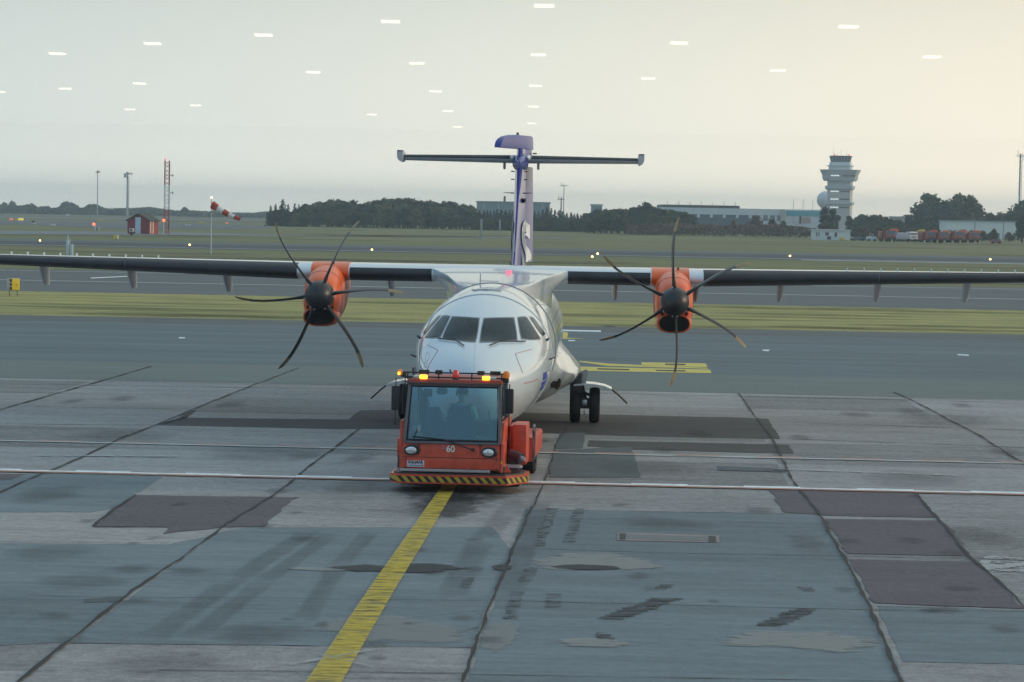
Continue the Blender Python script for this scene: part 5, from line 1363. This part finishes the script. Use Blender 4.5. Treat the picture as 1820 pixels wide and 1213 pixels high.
for py, xa, xb, hw in ((313.2, 0.2, 7.0, 9.0), (340.8, -.1, 4.3, 6.25), (354.6, -.3, 4.2, 6.25), (369, -.5, 4.2, 6.25)):
    n_w = 6
    for i in range(n_w):
        x = xa + (xb - xa) * (i + .5) / n_w
        mb = MB(); mb.box((x, -hw * .82 - .02, Z(py)), ((xb - xa) / n_w * .8, .16, .75)); mb.build('window', dark_metal, t)
    for i in range(3):
        x = -4.6 + 1.4 * i + (0 if hw < 7 else -.1)
        mb = MB(); mb.box((x, -hw * .82 - .02, Z(py)), (1.15, .16, .50)); mb.build('window', lit_window, t)
# radome behind the tower
p, k = frame_at(1467, 1290)
t = thing('radome', p, 'pale spherical radar dome beside the control tower', 'radome')
mb = MB(); rr = 16 * k; zc = H + (hz(1467) - 356) * k
mb.lathe([(.05 + rr * math.sin(math.pi * i / 16), zc - rr * math.cos(math.pi * i / 16)) for i in range(17)], (0, 0, 0), 'Z', 28); mb.build('dome', pebble_white, t, smooth=60)
mb = MB(); mb.lathe([(3.2, 0), (2.6, zc - rr + .4)], (0, 0, 0), 'Z', 14); mb.build('pedestal', tower_grey, t)
# long flat terminal-like block
def block(pxa, pxb, ptop, D, depth, label, cat='building', m_=concrete_wall, name='building', rf=roof_dark, rfh=.6):
    a, k = frame_at(pxa, D); b, _ = frame_at(pxb, D)
    wd = (b - a).length; mid = (a + b) / 2; ang = math.atan2((b - a).y, (b - a).x)
    h_ = H + (hz((pxa + pxb) / 2) - ptop) * k
    t = thing(name, mid, label, cat, rz=ang)
    mb = MB(); mb.box((0, depth / 2, h_ / 2 - .5), (wd, depth, h_ + 1)); mb.build('wall', m_, t, smooth=0)
    if rf:
        mb = MB(); mb.box((0, depth / 2, h_ + rfh / 2), (wd + .6, depth + .6, rfh)); mb.build('roof', rf, t, smooth=0)
    return t, wd, h_, k
t, wd, h_, k = block(1172, 1460, 371, 1000, 40, 'long low building with a pale fascia and dark glazing beside the control tower', m_=tower_light, rf=None)
mb = MB(); mb.box((-wd / 2 + wd * .255, 19, h_ + .55), (wd * .48, 36, 1.1)); mb.build('roof_plant', roof_dark, t, smooth=0)
mb = MB(); mb.box((-wd / 2 + wd * .30, -.05, h_ - 6.2), (wd * .58, .12, 7.2)); gl = mb.build('glazed_front', mat('blue_glazing', (.055, .085, .12), .25, var=.2, scale=.1), t, smooth=0)
for i in range(6):
    mb = MB(); mb.box((-wd / 2 + wd * (.16 + .08 * i), -.2, h_ - 3.0), (1.1, .2, 1.8)); mb.build('pier', tower_light, gl, smooth=0)
for i in range(3):
    mb = MB(); mb.box((-wd / 2 + wd * (.655 + .03 * i) + .8 * i, -.1, h_ - 3.6), (wd * .028, .2, 2.2)); mb.build('window', glass_dark, t, smooth=0)
for x, z in ((.69, 7.5), (.655, 7.5), (.725, 7.3)):
    mb = MB(); mb.box((-wd / 2 + wd * x, -.1, h_ - z), (wd * .03, .2, 2.0)); mb.build('window', glass_dark, t, smooth=0)
mb = MB(); mb.box((-wd / 2 + wd * .758, -.9, h_ / 2), (wd * .025, 1.8, h_)); mb.build('stair_shaft', concrete_wall, t, smooth=0)
mb = MB(); mb.box((-wd / 2 + wd * .885, -.1, h_ - 1.6), (wd * .21, .2, 2.1)); mb.build('teal_glazing', teal, t, smooth=0)
mb = MB(); mb.box((-wd / 2 + wd * .845, -.3, h_ - 4.2), (2.2, .4, 3.0)); mb.mi = 1; mb.box((-wd / 2 + wd * .865, -.25, h_ - 4.2), (1.3, .3, 3.0)); mb.mi = 2; mb.box((-wd / 2 + wd * .90, -.2, h_ - 4.3), (4.2, .2, 2.4)); mb.build('poster_panel', [mast_white, dark_metal, mat('poster_rose', (.40, .30, .28), .7)], t, smooth=0)
for i in range(7):
    mb = MB(); mb.tube([(-wd / 2 + wd * (.05 + .07 * i), 2, h_ + 1), (-wd / 2 + wd * (.05 + .07 * i), 2, h_ + 2.6)], .10, 5); mb.build('roof_vent', galv, t)
for x in (.83, .95, .89):
    mb = MB(); mb.tube([(-wd / 2 + wd * x, 3, h_), (-wd / 2 + wd * x, 3, h_ + 4)], .10, 5); mb.build('aerial', galv, t)
# hangar behind the tail, small far buildings
t, wd, h_, k = block(847, 977, 361, 930, 40, 'blue-grey hangar above the wood behind the tail', 'hangar', cladding, 'hangar', cladding, .5)
mb = MB(); mb.box((-wd * .12, 4, h_ + 1.4), (.8, .8, 2.2)); mb.build('chimney', dark_metal, t)
for i in range(5):
    mb = MB(); mb.box((-wd / 2 + wd * (.1 + .2 * i), -.06, h_ * .5), (.25, .14, h_)); mb.build('cladding_seam', tower_grey, t, smooth=0)
t, wd, h_, k = block(815, 838, 378, 860, 12, 'small pale blue roofed shed among the trees left of the tail', 'shed', pale_wall, 'shed', mat('blue_roof', (.20, .36, .44), .6), .8)
mb = MB(); mb.box((0, -.05, h_ * .4), (wd * .5, .12, h_ * .6)); mb.build('door', glass_dark, t, smooth=0)
t, wd, h_, k = block(1052, 1070, 366, 950, 15, 'small grey plant building on the skyline right of the tail', m_=cladding, rf=tower_grey)
mb = MB(); mb.box((wd * .1, -.05, h_ - 2), (wd * .6, .12, 1.6)); mb.build('louvre', dark_metal, t, smooth=0)
# white hut, pale warehouse, grey cabin
t, wd, h_, k = block(1447, 1512, 410, 632, 6, 'low white hut with dark windows on the grass below the control tower', 'hut', pale_wall, 'white_hut', tower_light, .25)
for x, w_, z, hh_, m_ in ((-.42, .25, 1.5, 1.2, dark_metal), (-.36, .25, 1.5, 1.2, dark_metal), (-.14, 1.1, 1.7, .9, glass_dark), (.10, .8, 1.5, 1.3, glass_dark), (-.08, 1.2, .55, .9, dark_metal)):
    mb = MB(); mb.box((x * wd, -.05, z * .9), (w_ * .8, .12, hh_ * .9)); mb.build('window' if m_ is glass_dark else 'vent_panel', m_, t, smooth=0)
mb = MB(); mb.box((.28 * wd, -.4, .35), (1.0, .6, .7), .1); mb.build('grit_bin', sign_yellow, t)
t, wd, h_, k = block(1683, 1807, 395, 800, 14, 'long pale warehouse with a blue-white roof at the right edge', 'warehouse', mat('warehouse_white', (.66, .72, .72), .6, var=.05), 'warehouse', mat('warehouse_roof', (.30, .36, .40), .5), .4)
for x in (-.10, .31):
    mb = MB(); mb.box((x * wd, -.06, h_ / 2), (.3, .14, h_)); mb.build('wall_seam', galv, t, smooth=0)
t, wd, h_, k = block(1586, 1608, 386.5, 830, 6, 'plain grey cabin between trees behind the orange trucks', 'cabin', mat('cabin_grey', (.36, .36, .37), .7), 'cabin', tower_grey, .3)
mb = MB(); mb.box((0, -.05, h_ - 1.2), (wd * .5, .1, .8)); mb.build('window', glass_dark, t, smooth=0)

# ------------------------------------------------------------------ vehicles by the far grass
def truck(px, pb_, wpx, hpx, label, cm, boom=None, group='parked orange airfield trucks', name='airfield_truck', rz=12):
    p, k = spot(px, pb_); W = wpx * k; Hh = hpx * k
    t = thing(name, p, label, 'truck', group, rz=R(rz))
    cw = min(2.4, W * .72)
    mb = MB(); mb.loft([[Vector((-cw / 2, -.05, .75)), Vector((cw / 2, -.05, .75)), Vector((cw / 2, 1.8, .75)), Vector((-cw / 2, 1.8, .75))], [Vector((-cw / 2, 0, 1.7)), Vector((cw / 2, 0, 1.7)), Vector((cw / 2, 1.8, 1.7)), Vector((-cw / 2, 1.8, 1.7))],
                        [Vector((-cw / 2 + .1, .35, Hh * .86)), Vector((cw / 2 - .1, .35, Hh * .86)), Vector((cw / 2 - .1, 1.8, Hh * .86)), Vector((-cw / 2 + .1, 1.8, Hh * .86))]]); mb.build('cab', cm, t, smooth=15)
    mb = MB(); mb.loft([[Vector((-cw / 2 + .15, -.03, 1.72)), Vector((cw / 2 - .15, -.03, 1.72)), Vector((cw / 2 - .15, .0, 1.72)), Vector((-cw / 2 + .15, .0, 1.72))], [Vector((-cw / 2 + .22, .28, Hh * .80)), Vector((cw / 2 - .22, .28, Hh * .80)), Vector((cw / 2 - .22, .32, Hh * .80)), Vector((-cw / 2 + .22, .32, Hh * .80))]]); mb.build('windscreen', glass_dark, t, smooth=0)
    mb = MB(); mb.box((0, 4.2, Hh * .48), (W * .8, 4.6, Hh * .58), .08); mb.build('body', cm, t)
    mb = MB(); mb.box((0, -.15, .85), (cw, .25, .35), .05); mb.mi = 1; mb.box((0, -.1, 1.22), (cw * .6, .08, .25)); mb.build('bumper', [cm if boom is None else dark_metal, dark_metal], t)
    for sx2 in (-1, 1):
        for y in (.9, 4.2, 5.6):
            mb = MB(); mb.lathe([(.2, -.15), (.48, -.16), (.5, 0), (.48, .16), (.2, .15)], (sx2 * cw * .42, y, .5), 'X', 14); mb.build('wheel', black_rubber, t)
    for sx2 in (-1, 1):
        mb = MB(); mb.box((sx2 * (cw / 2 + .14), .1, 2.0), (.18, .12, .5), .03); mb.build('mirror', dark_metal, t)
    if boom:
        mb = MB(); mb.box((W * .32, 1.6, Hh * .84), (W * .52, 1.2, Hh * .24), .12); mb.tube([(W * .3, 2.2, Hh * .6), (W * .36, .9, Hh * .95)], .14, 6); mb.build('sweeper_head', boom, t)
        mb = MB(); mb.tube([(-W * .45, 2.2, Hh * .4), (-W * .40, 1.8, Hh * .80), (-W * .1, 1.7, Hh * .97)], .12, 6); mb.box((-W * .42, 2.4, Hh * .45), (.4, .8, Hh * .5), .05); mb.build('boom', dark_metal, t)
    return t
bright = mat('bright_orange', (.62, .13, .03), .5, var=.15)
truck(1584, 430, 26, 24, 'orange airfield truck with a raised arm, apart on the left of the row', truck_orange, bright)
truck(1624, 430.5, 26, 21, 'white fronted lorry beside the yellow bodied truck', pale_wall, None, 'other vehicles by the far grass', 'lorry', 30)
truck(1637, 430, 17, 23, 'yellow bodied truck half hidden behind the white lorry', truck_yellow, truck_yellow, 'other vehicles by the far grass')
truck(1655.5, 431.5, 24, 23, 'orange airfield truck next to the yellow bodied truck', truck_orange, bright)
truck(1678.5, 432, 22, 23, 'orange airfield truck with a pale orange arm, second in the tight row', truck_orange, mat('pale_orange', (.6, .22, .06), .5))
truck(1706, 432, 27, 23.5, 'widest orange airfield truck, third in the tight row', truck_orange, bright)
truck(1733, 432, 23, 23, 'orange airfield truck at the right end of the tight row', truck_orange, bright)
def car(px, pb_, wpx, hpx, label, m_, name, pick=False):
    p, k = spot(px, pb_); W = wpx * k; Hh = hpx * k
    t = thing(name, p, label, 'vehicle', 'other vehicles by the far grass')
    mb = MB(); mb.box((0, 0, Hh * .40), (W, 1.7, Hh * .48), .12); mb.build('body', m_, t)
    mb = MB(); x0, x1 = (.02, .30) if pick else (-.30, .34)
    mb.loft([[Vector((W * x0, y, Hh * .62)), Vector((W * x1 + .2, y, Hh * .62)), Vector((W * x1, y * .9, Hh)), Vector((W * x0 + .2, y * .9, Hh))] for y in (-.78, .78)]); mb.build('cabin', glass_dark, t)
    for sx2 in (-.3, .3):
        for y in (-.75, .75):
            mb = MB(); mb.lathe([(.1, -.1), (.30, -.1), (.32, 0), (.30, .1), (.1, .1)], (sx2 * W, y, .32), 'Y', 14); mb.build('wheel', black_rubber, t)
    return t
car(1549, 429, 18, 12.5, 'white pickup with an open back beside the orange trucks', pale_wall, 'pickup', True)
car(1524.5, 428.5, 27, 7.5, 'dark car parked between the white hut and the white pickup', mat('car_dark', (.03, .045, .07), .3, coat=1), 'parked_car')
t = car(1770, 433.5, 19, 8, 'small red utility cart right of the truck row', mat('cart_red', (.35, .10, .09), .6), 'utility_cart')

# ------------------------------------------------------------------ trees
leaf_dark = [mat('leaf_%s' % n2, c, .8, var=.35, scale=.6) for n2, c in (('green', (.040, .058, .030)), ('olive', (.058, .062, .030)), ('deep', (.024, .040, .032)), ('russet', (.070, .050, .036)), ('spruce', (.018, .034, .030)))]
for lm_ in leaf_dark:
    nn_ = lm_.node_tree.nodes; ll_ = lm_.node_tree.links; pb_ = nn_['Principled BSDF']
    oi = nn_.new('ShaderNodeObjectInfo'); mr_ = nn_.new('ShaderNodeMapRange'); mr_.inputs[3].default_value = .75; mr_.inputs[4].default_value = 2.0
    ll_.new(oi.outputs['Random'], mr_.inputs[0])
    vs_ = nn_.new('ShaderNodeVectorMath'); vs_.operation = 'SCALE'
    ll_.new(pb_.inputs['Base Color'].links[0].from_socket, vs_.inputs[0]); ll_.new(mr_.outputs[0], vs_.inputs['Scale']); ll_.new(vs_.outputs[0], pb_.inputs['Base Color'])
bark = mat('bark', (.06, .05, .04), .9, var=.3)
def leafquad(V, Fc, p, s, rng, droop=0.0):
    n = Vector((rng.gauss(0, 1), rng.gauss(0, 1), rng.gauss(0, .7) + .3)).normalized()
    a = n.orthogonal().normalized(); b = n.cross(a)
    q = rng.uniform(0, 6.28); a, b = a * math.cos(q) + b * math.sin(q), b * math.cos(q) - a * math.sin(q)
    i = len(V); s2 = s * rng.uniform(.6, 1.3)
    V += [p + a * s2, p + b * s2 * .8, p - a * s2 * .9, p - b * s2 * .7]
    Fc.append([i, i + 1, i + 2, i + 3])
def broadleaf(seed, hgt=10.0, wd=7.0, nl=11, per=130, ls=.42, base=.12):
    rng = random.Random(seed); mb = MB()
    mb.tube([(0, 0, 0), (.1, 0, hgt * .35), (.0, .1, hgt * .75)], [hgt * .03, hgt * .022, hgt * .008], 6)
    V, Fc = [], []; lobes = []
    for i in range(nl):
        a = rng.uniform(0, 6.28); u = rng.uniform(0, 1)
        z = hgt * (base + .10 + (.72) * u)
        rad = wd * .5 * (1 - (abs(u - .35) / .75) ** 2) * rng.uniform(.25, .75)
        r_ = wd * rng.uniform(.16, .28) * (1.1 - .4 * u)
        c = Vector((rad * math.cos(a), rad * math.sin(a), z)); lobes.append((c, r_))
        mb.tube([(0, 0, max(.2, z * .45)), c], [hgt * .010, .03], 4)
    lobes.append((Vector((0, 0, hgt * .87)), wd * .17)); lobes.append((Vector((wd * .05, 0, hgt * .55)), wd * .33)); lobes.append((Vector((0, 0, hgt * .32)), wd * .36))
    for c, r_ in lobes:
        for _ in range(int(per * .8)):
            d = Vector((rng.gauss(0, 1), rng.gauss(0, 1), rng.gauss(0, 1))).normalized() * r_ * rng.uniform(.40, 1.22)
            d.z *= .85
            p = c + d
            if p.z < .15: p.z = .15 + rng.random() * .3
            leafquad(V, Fc, p, ls, rng)
    mb.mi = 1; mb.add(V, Fc)
    return mb
def conifer(seed, hgt=10.0, wd=4.0, ls=.36):
    rng = random.Random(seed); mb = MB()
    mb.tube([(0, 0, 0), (0, 0, hgt * .97)], [hgt * .02, .03], 6)
    V, Fc = [], []
    lev = 22
    for l in range(lev):
        u = l / lev; z = hgt * (.05 + .93 * u); rr = wd * .5 * (1 - u) ** .85 * rng.uniform(.82, 1.15) + .10
        nb = max(4, int(11 * (1 - u) + 4))
        for b in range(nb):
            a = rng.uniform(0, 6.28)
            for j in range(6):
                f = (j + 1) / 6 * rng.uniform(.85, 1.1)
                p = Vector((rr * f * math.cos(a), rr * f * math.sin(a), z - rr * f * .30 + rng.gauss(0, .08)))
                leafquad(V, Fc, p, ls * (1.05 - .5 * u), rng)
    mb.mi = 1; mb.add(V, Fc)
    return mb
def tree_mesh(mb, name, lm):
    o = mb.build(name, [bark, lm], smooth=0)
    me = o.data; bpy.data.objects.remove(o); return me
BL = [tree_mesh(broadleaf(20 + i, wd=(6.5, 7.5, 6.0, 8.0)[i % 4]), 'broadleaf', leaf_dark[(0, 1, 2, 0, 1, 2)[i]]) for i in range(6)]
RU = [tree_mesh(broadleaf(40 + i, wd=9.0, base=.0), 'bush', leaf_dark[3]) for i in range(2)]
CO = [tree_mesh(conifer(60 + i, wd=(4.2, 5.0, 3.6)[i]), 'conifer', leaf_dark[4] if i else leaf_dark[2]) for i in range(3)]
def plant(me, name, p, hgt, wsc, label, cat='tree', group=None):
    o = bpy.data.objects.new(name, me); C.objects.link(o)
    o.location = p; o.rotation_euler = (0, 0, random.uniform(0, 6.28)); s_ = hgt / 10.0
    o.scale = (s_ * wsc, s_ * wsc, s_)
    return tag(o, label, cat, group)
def prof(tab, x):
    for a, b in zip(tab, tab[1:]):
        if a[0] <= x <= b[0]: return a[1] + (b[1] - a[1]) * (x - a[0]) / (b[0] - a[0])
    return tab[-1][1]
TOP = [(476, 366), (503, 360), (530, 362), (550, 361), (575, 358), (605, 353), (625, 356), (640, 361), (670, 353), (700, 350), (735, 352), (770, 357), (800, 358), (830, 362), (848, 368)]
lab_w = 'dark green broadleaf tree in the dense wood left of the tail'; grp = 'trees of the wood left of the tail'
def put(me, name, px, D, ptop, wsc, label, cat='tree', group=None):
    p, k = frame_at(px, D); h_ = H + (hz(px) - ptop) * k
    return plant(me, name, p, max(h_, 1.5), wsc, label, cat, group)
for row, (D, dy) in enumerate(((860, 0), (832, 1.5), (808, 9), (796, 18))):
    x = 545 - row * 6
    while x < 850:
        put(random.choice(BL), 'broadleaf_tree', x + random.uniform(-3, 3), D + random.uniform(-8, 8), prof(TOP, min(848, max(548, x))) + dy + random.uniform(-.5, 3), random.uniform(.85, 1.15) * (1.0 if row < 2 else 1.5), lab_w, group=grp)
        x += (13, 14, 14, 13)[row] * random.uniform(.8, 1.2)
# conifers at the wood's left end
for px, ptop, lab in ((481, 364, 'leftmost small conifer at the left end of the wood'), (490, 361, 'conifer just left of the tallest spruce'), (502.5, 352.5, 'tallest spruce at the left end of the wood'), (512, 361, 'narrow conifer touching the right side of the tallest spruce'), (524, 360, 'first of two pointed conifers right of the tallest spruce'), (531, 361.5, 'second of two pointed conifers right of the tallest spruce'), (538, 363.5, 'lowest pointed conifer where the broadleaf wood begins')):
    put(CO[0 if px == 502.5 else random.randint(0, 2)], 'conifer_tree', px, 803 + random.uniform(-4, 4), ptop, 1.35 if px == 502.5 else 1.0, lab, group='conifers at the left end of the wood')
for px in range(482, 560, 9):
    put(random.choice(BL), 'broadleaf_tree', px, 812, 372 + random.uniform(-2, 5), 1.1, 'low dark tree filling in behind the conifers at the left end of the wood', group='low trees behind the conifers')
# conifer belt before the hangar and on to the right
TOP2 = [(843, 372), (870, 371), (885, 369), (900, 371), (915, 370), (930, 372), (945, 376), (960, 371), (975, 367), (990, 372), (1000, 370), (1012, 378), (1020, 375), (1035, 380), (1050, 378)]
x = 845
while x < 1050:
    put(random.choice(CO), 'conifer_tree', x, 790 + random.uniform(-6, 6), prof(TOP2, x) + random.uniform(-2, 4), random.uniform(1.1, 1.5), 'dark conifer in the belt of conifers either side of the tail', group='belt of conifers by the tail')
    x += random.uniform(5, 8)
x = 850
while x < 1060:
    put(random.choice(BL), 'broadleaf_tree', x, 778, prof(TOP2, min(x, 1049)) + random.uniform(14, 20), 1.5, 'low bushy tree in front of the belt of conifers', group='low trees before the conifers')
    x += random.uniform(9, 13)
TOP3 = [(1040, 381), (1060, 373), (1075, 370), (1090, 372), (1110, 371), (1120, 367), (1135, 369), (1148, 359), (1155, 365), (1170, 366), (1185, 371), (1215, 374), (1228, 378), (1240, 390)]
for row, (D, dy) in enumerate(((760, 0), (740, 4), (722, 14))):
    x = 1042 + row * 3
    while x < 1240:
        put(random.choice(BL), 'broadleaf_tree', x, D + random.uniform(-6, 6), prof(TOP3, x) + dy + random.uniform(-.5, 3), random.uniform(1.0, 1.3), 'dark rounded tree in the clump right of the tail', group='trees of the clump right of the tail')
        x += random.uniform(9, 14)
put(CO[0], 'conifer_tree', 1149, 735, 357.5, 1.3, 'single pointed spruce rising above the clump right of the tail')
# brown scrub along the foot of the long building
mbs = MB(); V, Fc = [], []; rng = random.Random(5)
SC = [(1110, 403), (1150, 400), (1200, 398), (1240, 400), (1290, 402), (1340, 400), (1380, 401), (1420, 404), (1450, 408), (1475, 412)]
for _ in range(9000):
    px = rng.uniform(1112, 1475); D = rng.uniform(690, 720)
    p, k = frame_at(px, D); top = max(.4, H + (hz(px) - prof(SC, px)) * k)
    zz = top * (rng.random() ** .6)
    leafquad(V, Fc, Vector((p.x, p.y, zz + .1)), .34, rng)
mbs.add(V, Fc); o = mbs.build('scrub', leaf_dark[3], smooth=0); o['kind'] = 'stuff'
for px, ptop, wsc, lab in ((1345, 383, 1.3, 'big brown bush in front of the long building'), (1372, 389, 1.1, 'smaller brown bush right of the big brown bush'), (1303, 391, 1.0, 'round brown bush left of the big brown bush'), (1392, 393, 1.1, 'low brown bush nearest the pale stair shaft')):
    put(random.choice(RU), 'bush', px, 735, ptop, wsc, lab, 'bush')
# trees around the tower and on to the right edge
for px, D, ptop, me, wsc, lab in ((1465, 700, 368, BL[2], .75, 'tall dark tree left of the tower foot'), (1481, 690, 371, BL[5], .75, 'tall dark tree right before the tower foot'), (1474, 665, 393, BL[1], 1.3, 'low olive bush directly behind the white hut'), (1510, 760, 384, BL[2], .9, 'small dark tree at the right side of the tower foot')):
    put(me, 'broadleaf_tree', px, D, ptop, wsc, lab)
for i, (px, ptop) in enumerate(((1524, 384), (1537, 381), (1550, 382), (1562, 381), (1574, 385), (1584, 388), (1598, 391))):
    put(random.choice(BL), 'broadleaf_tree', px, 780, ptop, 1.4, 'low dark tree in the row between the tower and the big trees', group='low trees right of the tower')
for i in range(14):
    put(RU[i % 2] if i % 3 else BL[i % 6], 'bush', 1518 + i * 21 + random.uniform(-4, 4), 690, 402 + i * .7 + random.uniform(-2, 2), 1.7, 'low dark bush in the hedge behind the parked trucks', 'bush', 'hedge bushes behind the trucks')
for px, D, ptop, me, wsc, lab in ((1655, 860, 344, BL[3], 1.25, 'left of the two biggest dark trees behind the trucks'), (1702, 860, 342, BL[0], 1.2, 'right of the two biggest dark trees behind the trucks, touching the other'), (1634, 850, 366, BL[2], 1.1, 'dark tree at the left shoulder of the two biggest trees'), (1678, 855, 356, BL[5], 1.0, 'dark tree filling the gap between the two biggest trees'), (1722, 850, 347, BL[1], 1.0, 'olive tree at the right shoulder of the two biggest trees'), (1738, 865, 363, BL[4], .8, 'thin olive tree just right of the two biggest trees'), (1610, 850, 382, BL[2], 1.4, 'low dark tree left of the two biggest trees'), (1760, 870, 379, BL[4], 1.0, 'low thin tree behind the warehouse, left one'), (1778, 870, 377, BL[1], 1.1, 'low thin tree behind the warehouse, nearer the lattice mast'), (1797, 860, 375, BL[2], 1.2, 'dark tree at the foot of the pale lattice mast'), (1822, 860, 352, BL[0], 1.2, 'tall dark tree cut by the right edge'), (1818, 640, 383, BL[5], .9, 'dark tree at the right edge in front of the warehouse'), (1767, 640, 407, RU[0], 1.2, 'low dark bush in front of the warehouse')):
    put(me, 'broadleaf_tree', px, D, ptop, wsc, lab)
for i in range(12):
    put(BL[(i * 5) % 6], 'broadleaf_tree', 1618 + i * 17, 875, 383 + random.uniform(-3, 3), 1.5, 'low tree in the dark band below the two biggest trees', group='low trees behind the warehouse')
# blue far treeline beyond the field on the left, one unbroken mass
FT_ = [(-40, 365), (0, 366), (8, 360), (14, 366), (20, 358), (26, 361), (30, 367), (40, 366), (58, 363), (68, 369), (86, 367), (92, 371), (104, 370), (112, 360), (120, 359), (132, 363), (144, 371), (150, 370), (158, 364), (172, 364), (180, 369), (190, 372), (240, 371), (266, 369), (285, 372), (300, 374), (320, 376), (328, 368), (336, 375), (370, 377), (380, 376), (400, 379), (425, 380), (450, 380), (470, 377), (500, 378)]
V, Fc = [], []; rng = random.Random(9)
for _ in range(15000):
    px = rng.uniform(-60, 500); D = rng.uniform(1600, 1720)
    p, k = frame_at(px, D); top = H + (hz(px) - prof(FT_, max(-40, px)) - rng.uniform(0, 1.5)) * k
    zz = max(.2, top * (rng.random() ** .75))
    leafquad(V, Fc, Vector((p.x, p.y, zz)), 1.1, rng)
mb = MB(); mb.add(V, Fc); o = mb.build('treeline', leaf_dark[2], smooth=0); o['kind'] = 'stuff'

# ------------------------------------------------------------------ the terminal the picture is taken from: ceiling, lamps, upper window pane
NV = Vector((-math.sin(R(YAW - .23)), math.cos(R(YAW - .23)), 0))     # out through the window
RV = Vector((NV.y, -NV.x, 0))
PD = 0.9
zl = H + 2.2
lamps = [(967, 11), (957, 98), (952, 153), (948, 190), (945, 220), (694, 39), (741, 113), (774, 163), (796, 198), (813, 226), (468, 63), (557, 129), (271, 78), (248, 149), (102, 96), (116, 158), (231, 195), (348, 188), (661, 204), (1207, 77), (1152, 140), (1508, 48), (1383, 126), (1657, 102), (-2, 164), (614, 176)]
ceil_lamp = mat('ceiling_lamp', (1, .95, .8), .4, emit=(1.0, .86, .56), es=5.0)
trim = mat('lamp_trim', (.6, .6, .6), .5)
l0 = None
rot_l = math.atan2(RV.y, RV.x)
for px, py in lamps[:-1]:
    d = ray(px, py); q = Vector((0, 0, H)) + d * (2.2 / d.z)
    dist = (q - NV * PD).dot(NV)
    q = q - NV * (2 * (q.dot(NV) - PD)); q.z = zl
    if l0 is None:
        l0 = thing('ceiling_lamp', q, 'rectangular lit ceiling lamp of the waiting hall, mirrored in the window above the airfield', 'ceiling lamp', 'ceiling lamps mirrored in the window', rz=rot_l)
        mb = MB(); mb.box((0, 0, 0), (.21, .20, .02)); mb.build('diffuser', ceil_lamp, l0, smooth=0)
        mb = MB(); mb.box((0, 0, .03), (.22, .21, .035)); mb.build('housing', trim, l0, smooth=0)
    else: dup(l0, q)
mb = MB()
a = NV * (PD + .02); 
def slab(mb, n0, n1, r0, r1, z0, z1):
    P = [NV * n0 + RV * r0, NV * n0 + RV * r1, NV * n1 + RV * r1, NV * n1 + RV * r0]
    mb.loft([[Vector((p.x, p.y, z0)) for p in P], [Vector((p.x, p.y, z1)) for p in P]])
slab(mb, -75, PD + .5, -22, 22, zl + .055, zl + .30)
o = mb.build('ceiling', mat('ceiling_grey', (.012, .012, .012), .95), smooth=0); o['kind'] = 'structure'
pm = bpy.data.materials.new('window_glass'); pm.use_nodes = True
n_ = pm.node_tree.nodes; l_ = pm.node_tree.links
n_.remove(n_['Principled BSDF'])
tr = n_.new('ShaderNodeBsdfTransparent'); tr.inputs[0].default_value = (1, 1, 1, 1)
gl_ = n_.new('ShaderNodeBsdfGlossy'); gl_.inputs['Roughness'].default_value = 0.0; gl_.inputs[0].default_value = (.05, .05, .05, 1)
ad = n_.new('ShaderNodeAddShader'); l_.new(tr.outputs[0], ad.inputs[0]); l_.new(gl_.outputs[0], ad.inputs[1]); l_.new(ad.outputs[0], n_['Material Output'].inputs[0])
mb = MB()
zpane = H + (PD) * (hz(910) - 233) / F
slab(mb, PD - .0, PD + .004, -4, 4, zpane, zl + .05)
o = mb.build('window_pane', pm, smooth=0); tag(o, 'clear upper window pane of the waiting hall that mirrors its ceiling lamps', 'window pane')

# ------------------------------------------------------------------ haze over the airfield
hm = bpy.data.materials.new('haze'); hm.use_nodes = True
n_ = hm.node_tree.nodes; l_ = hm.node_tree.links
n_.remove(n_['Principled BSDF'])
pv = n_.new('ShaderNodeVolumePrincipled'); pv.inputs['Color'].default_value = (.72, .90, 1.0, 1); pv.inputs['Density'].default_value = 0.00026; pv.inputs['Anisotropy'].default_value = 0.2
l_.new(pv.outputs[0], n_['Material Output'].inputs['Volume'])
mb = MB(); mb.box((0, 2560, 24), (7700, 5400, 51)); o = mb.build('haze', hm, smooth=0); o['kind'] = 'stuff'
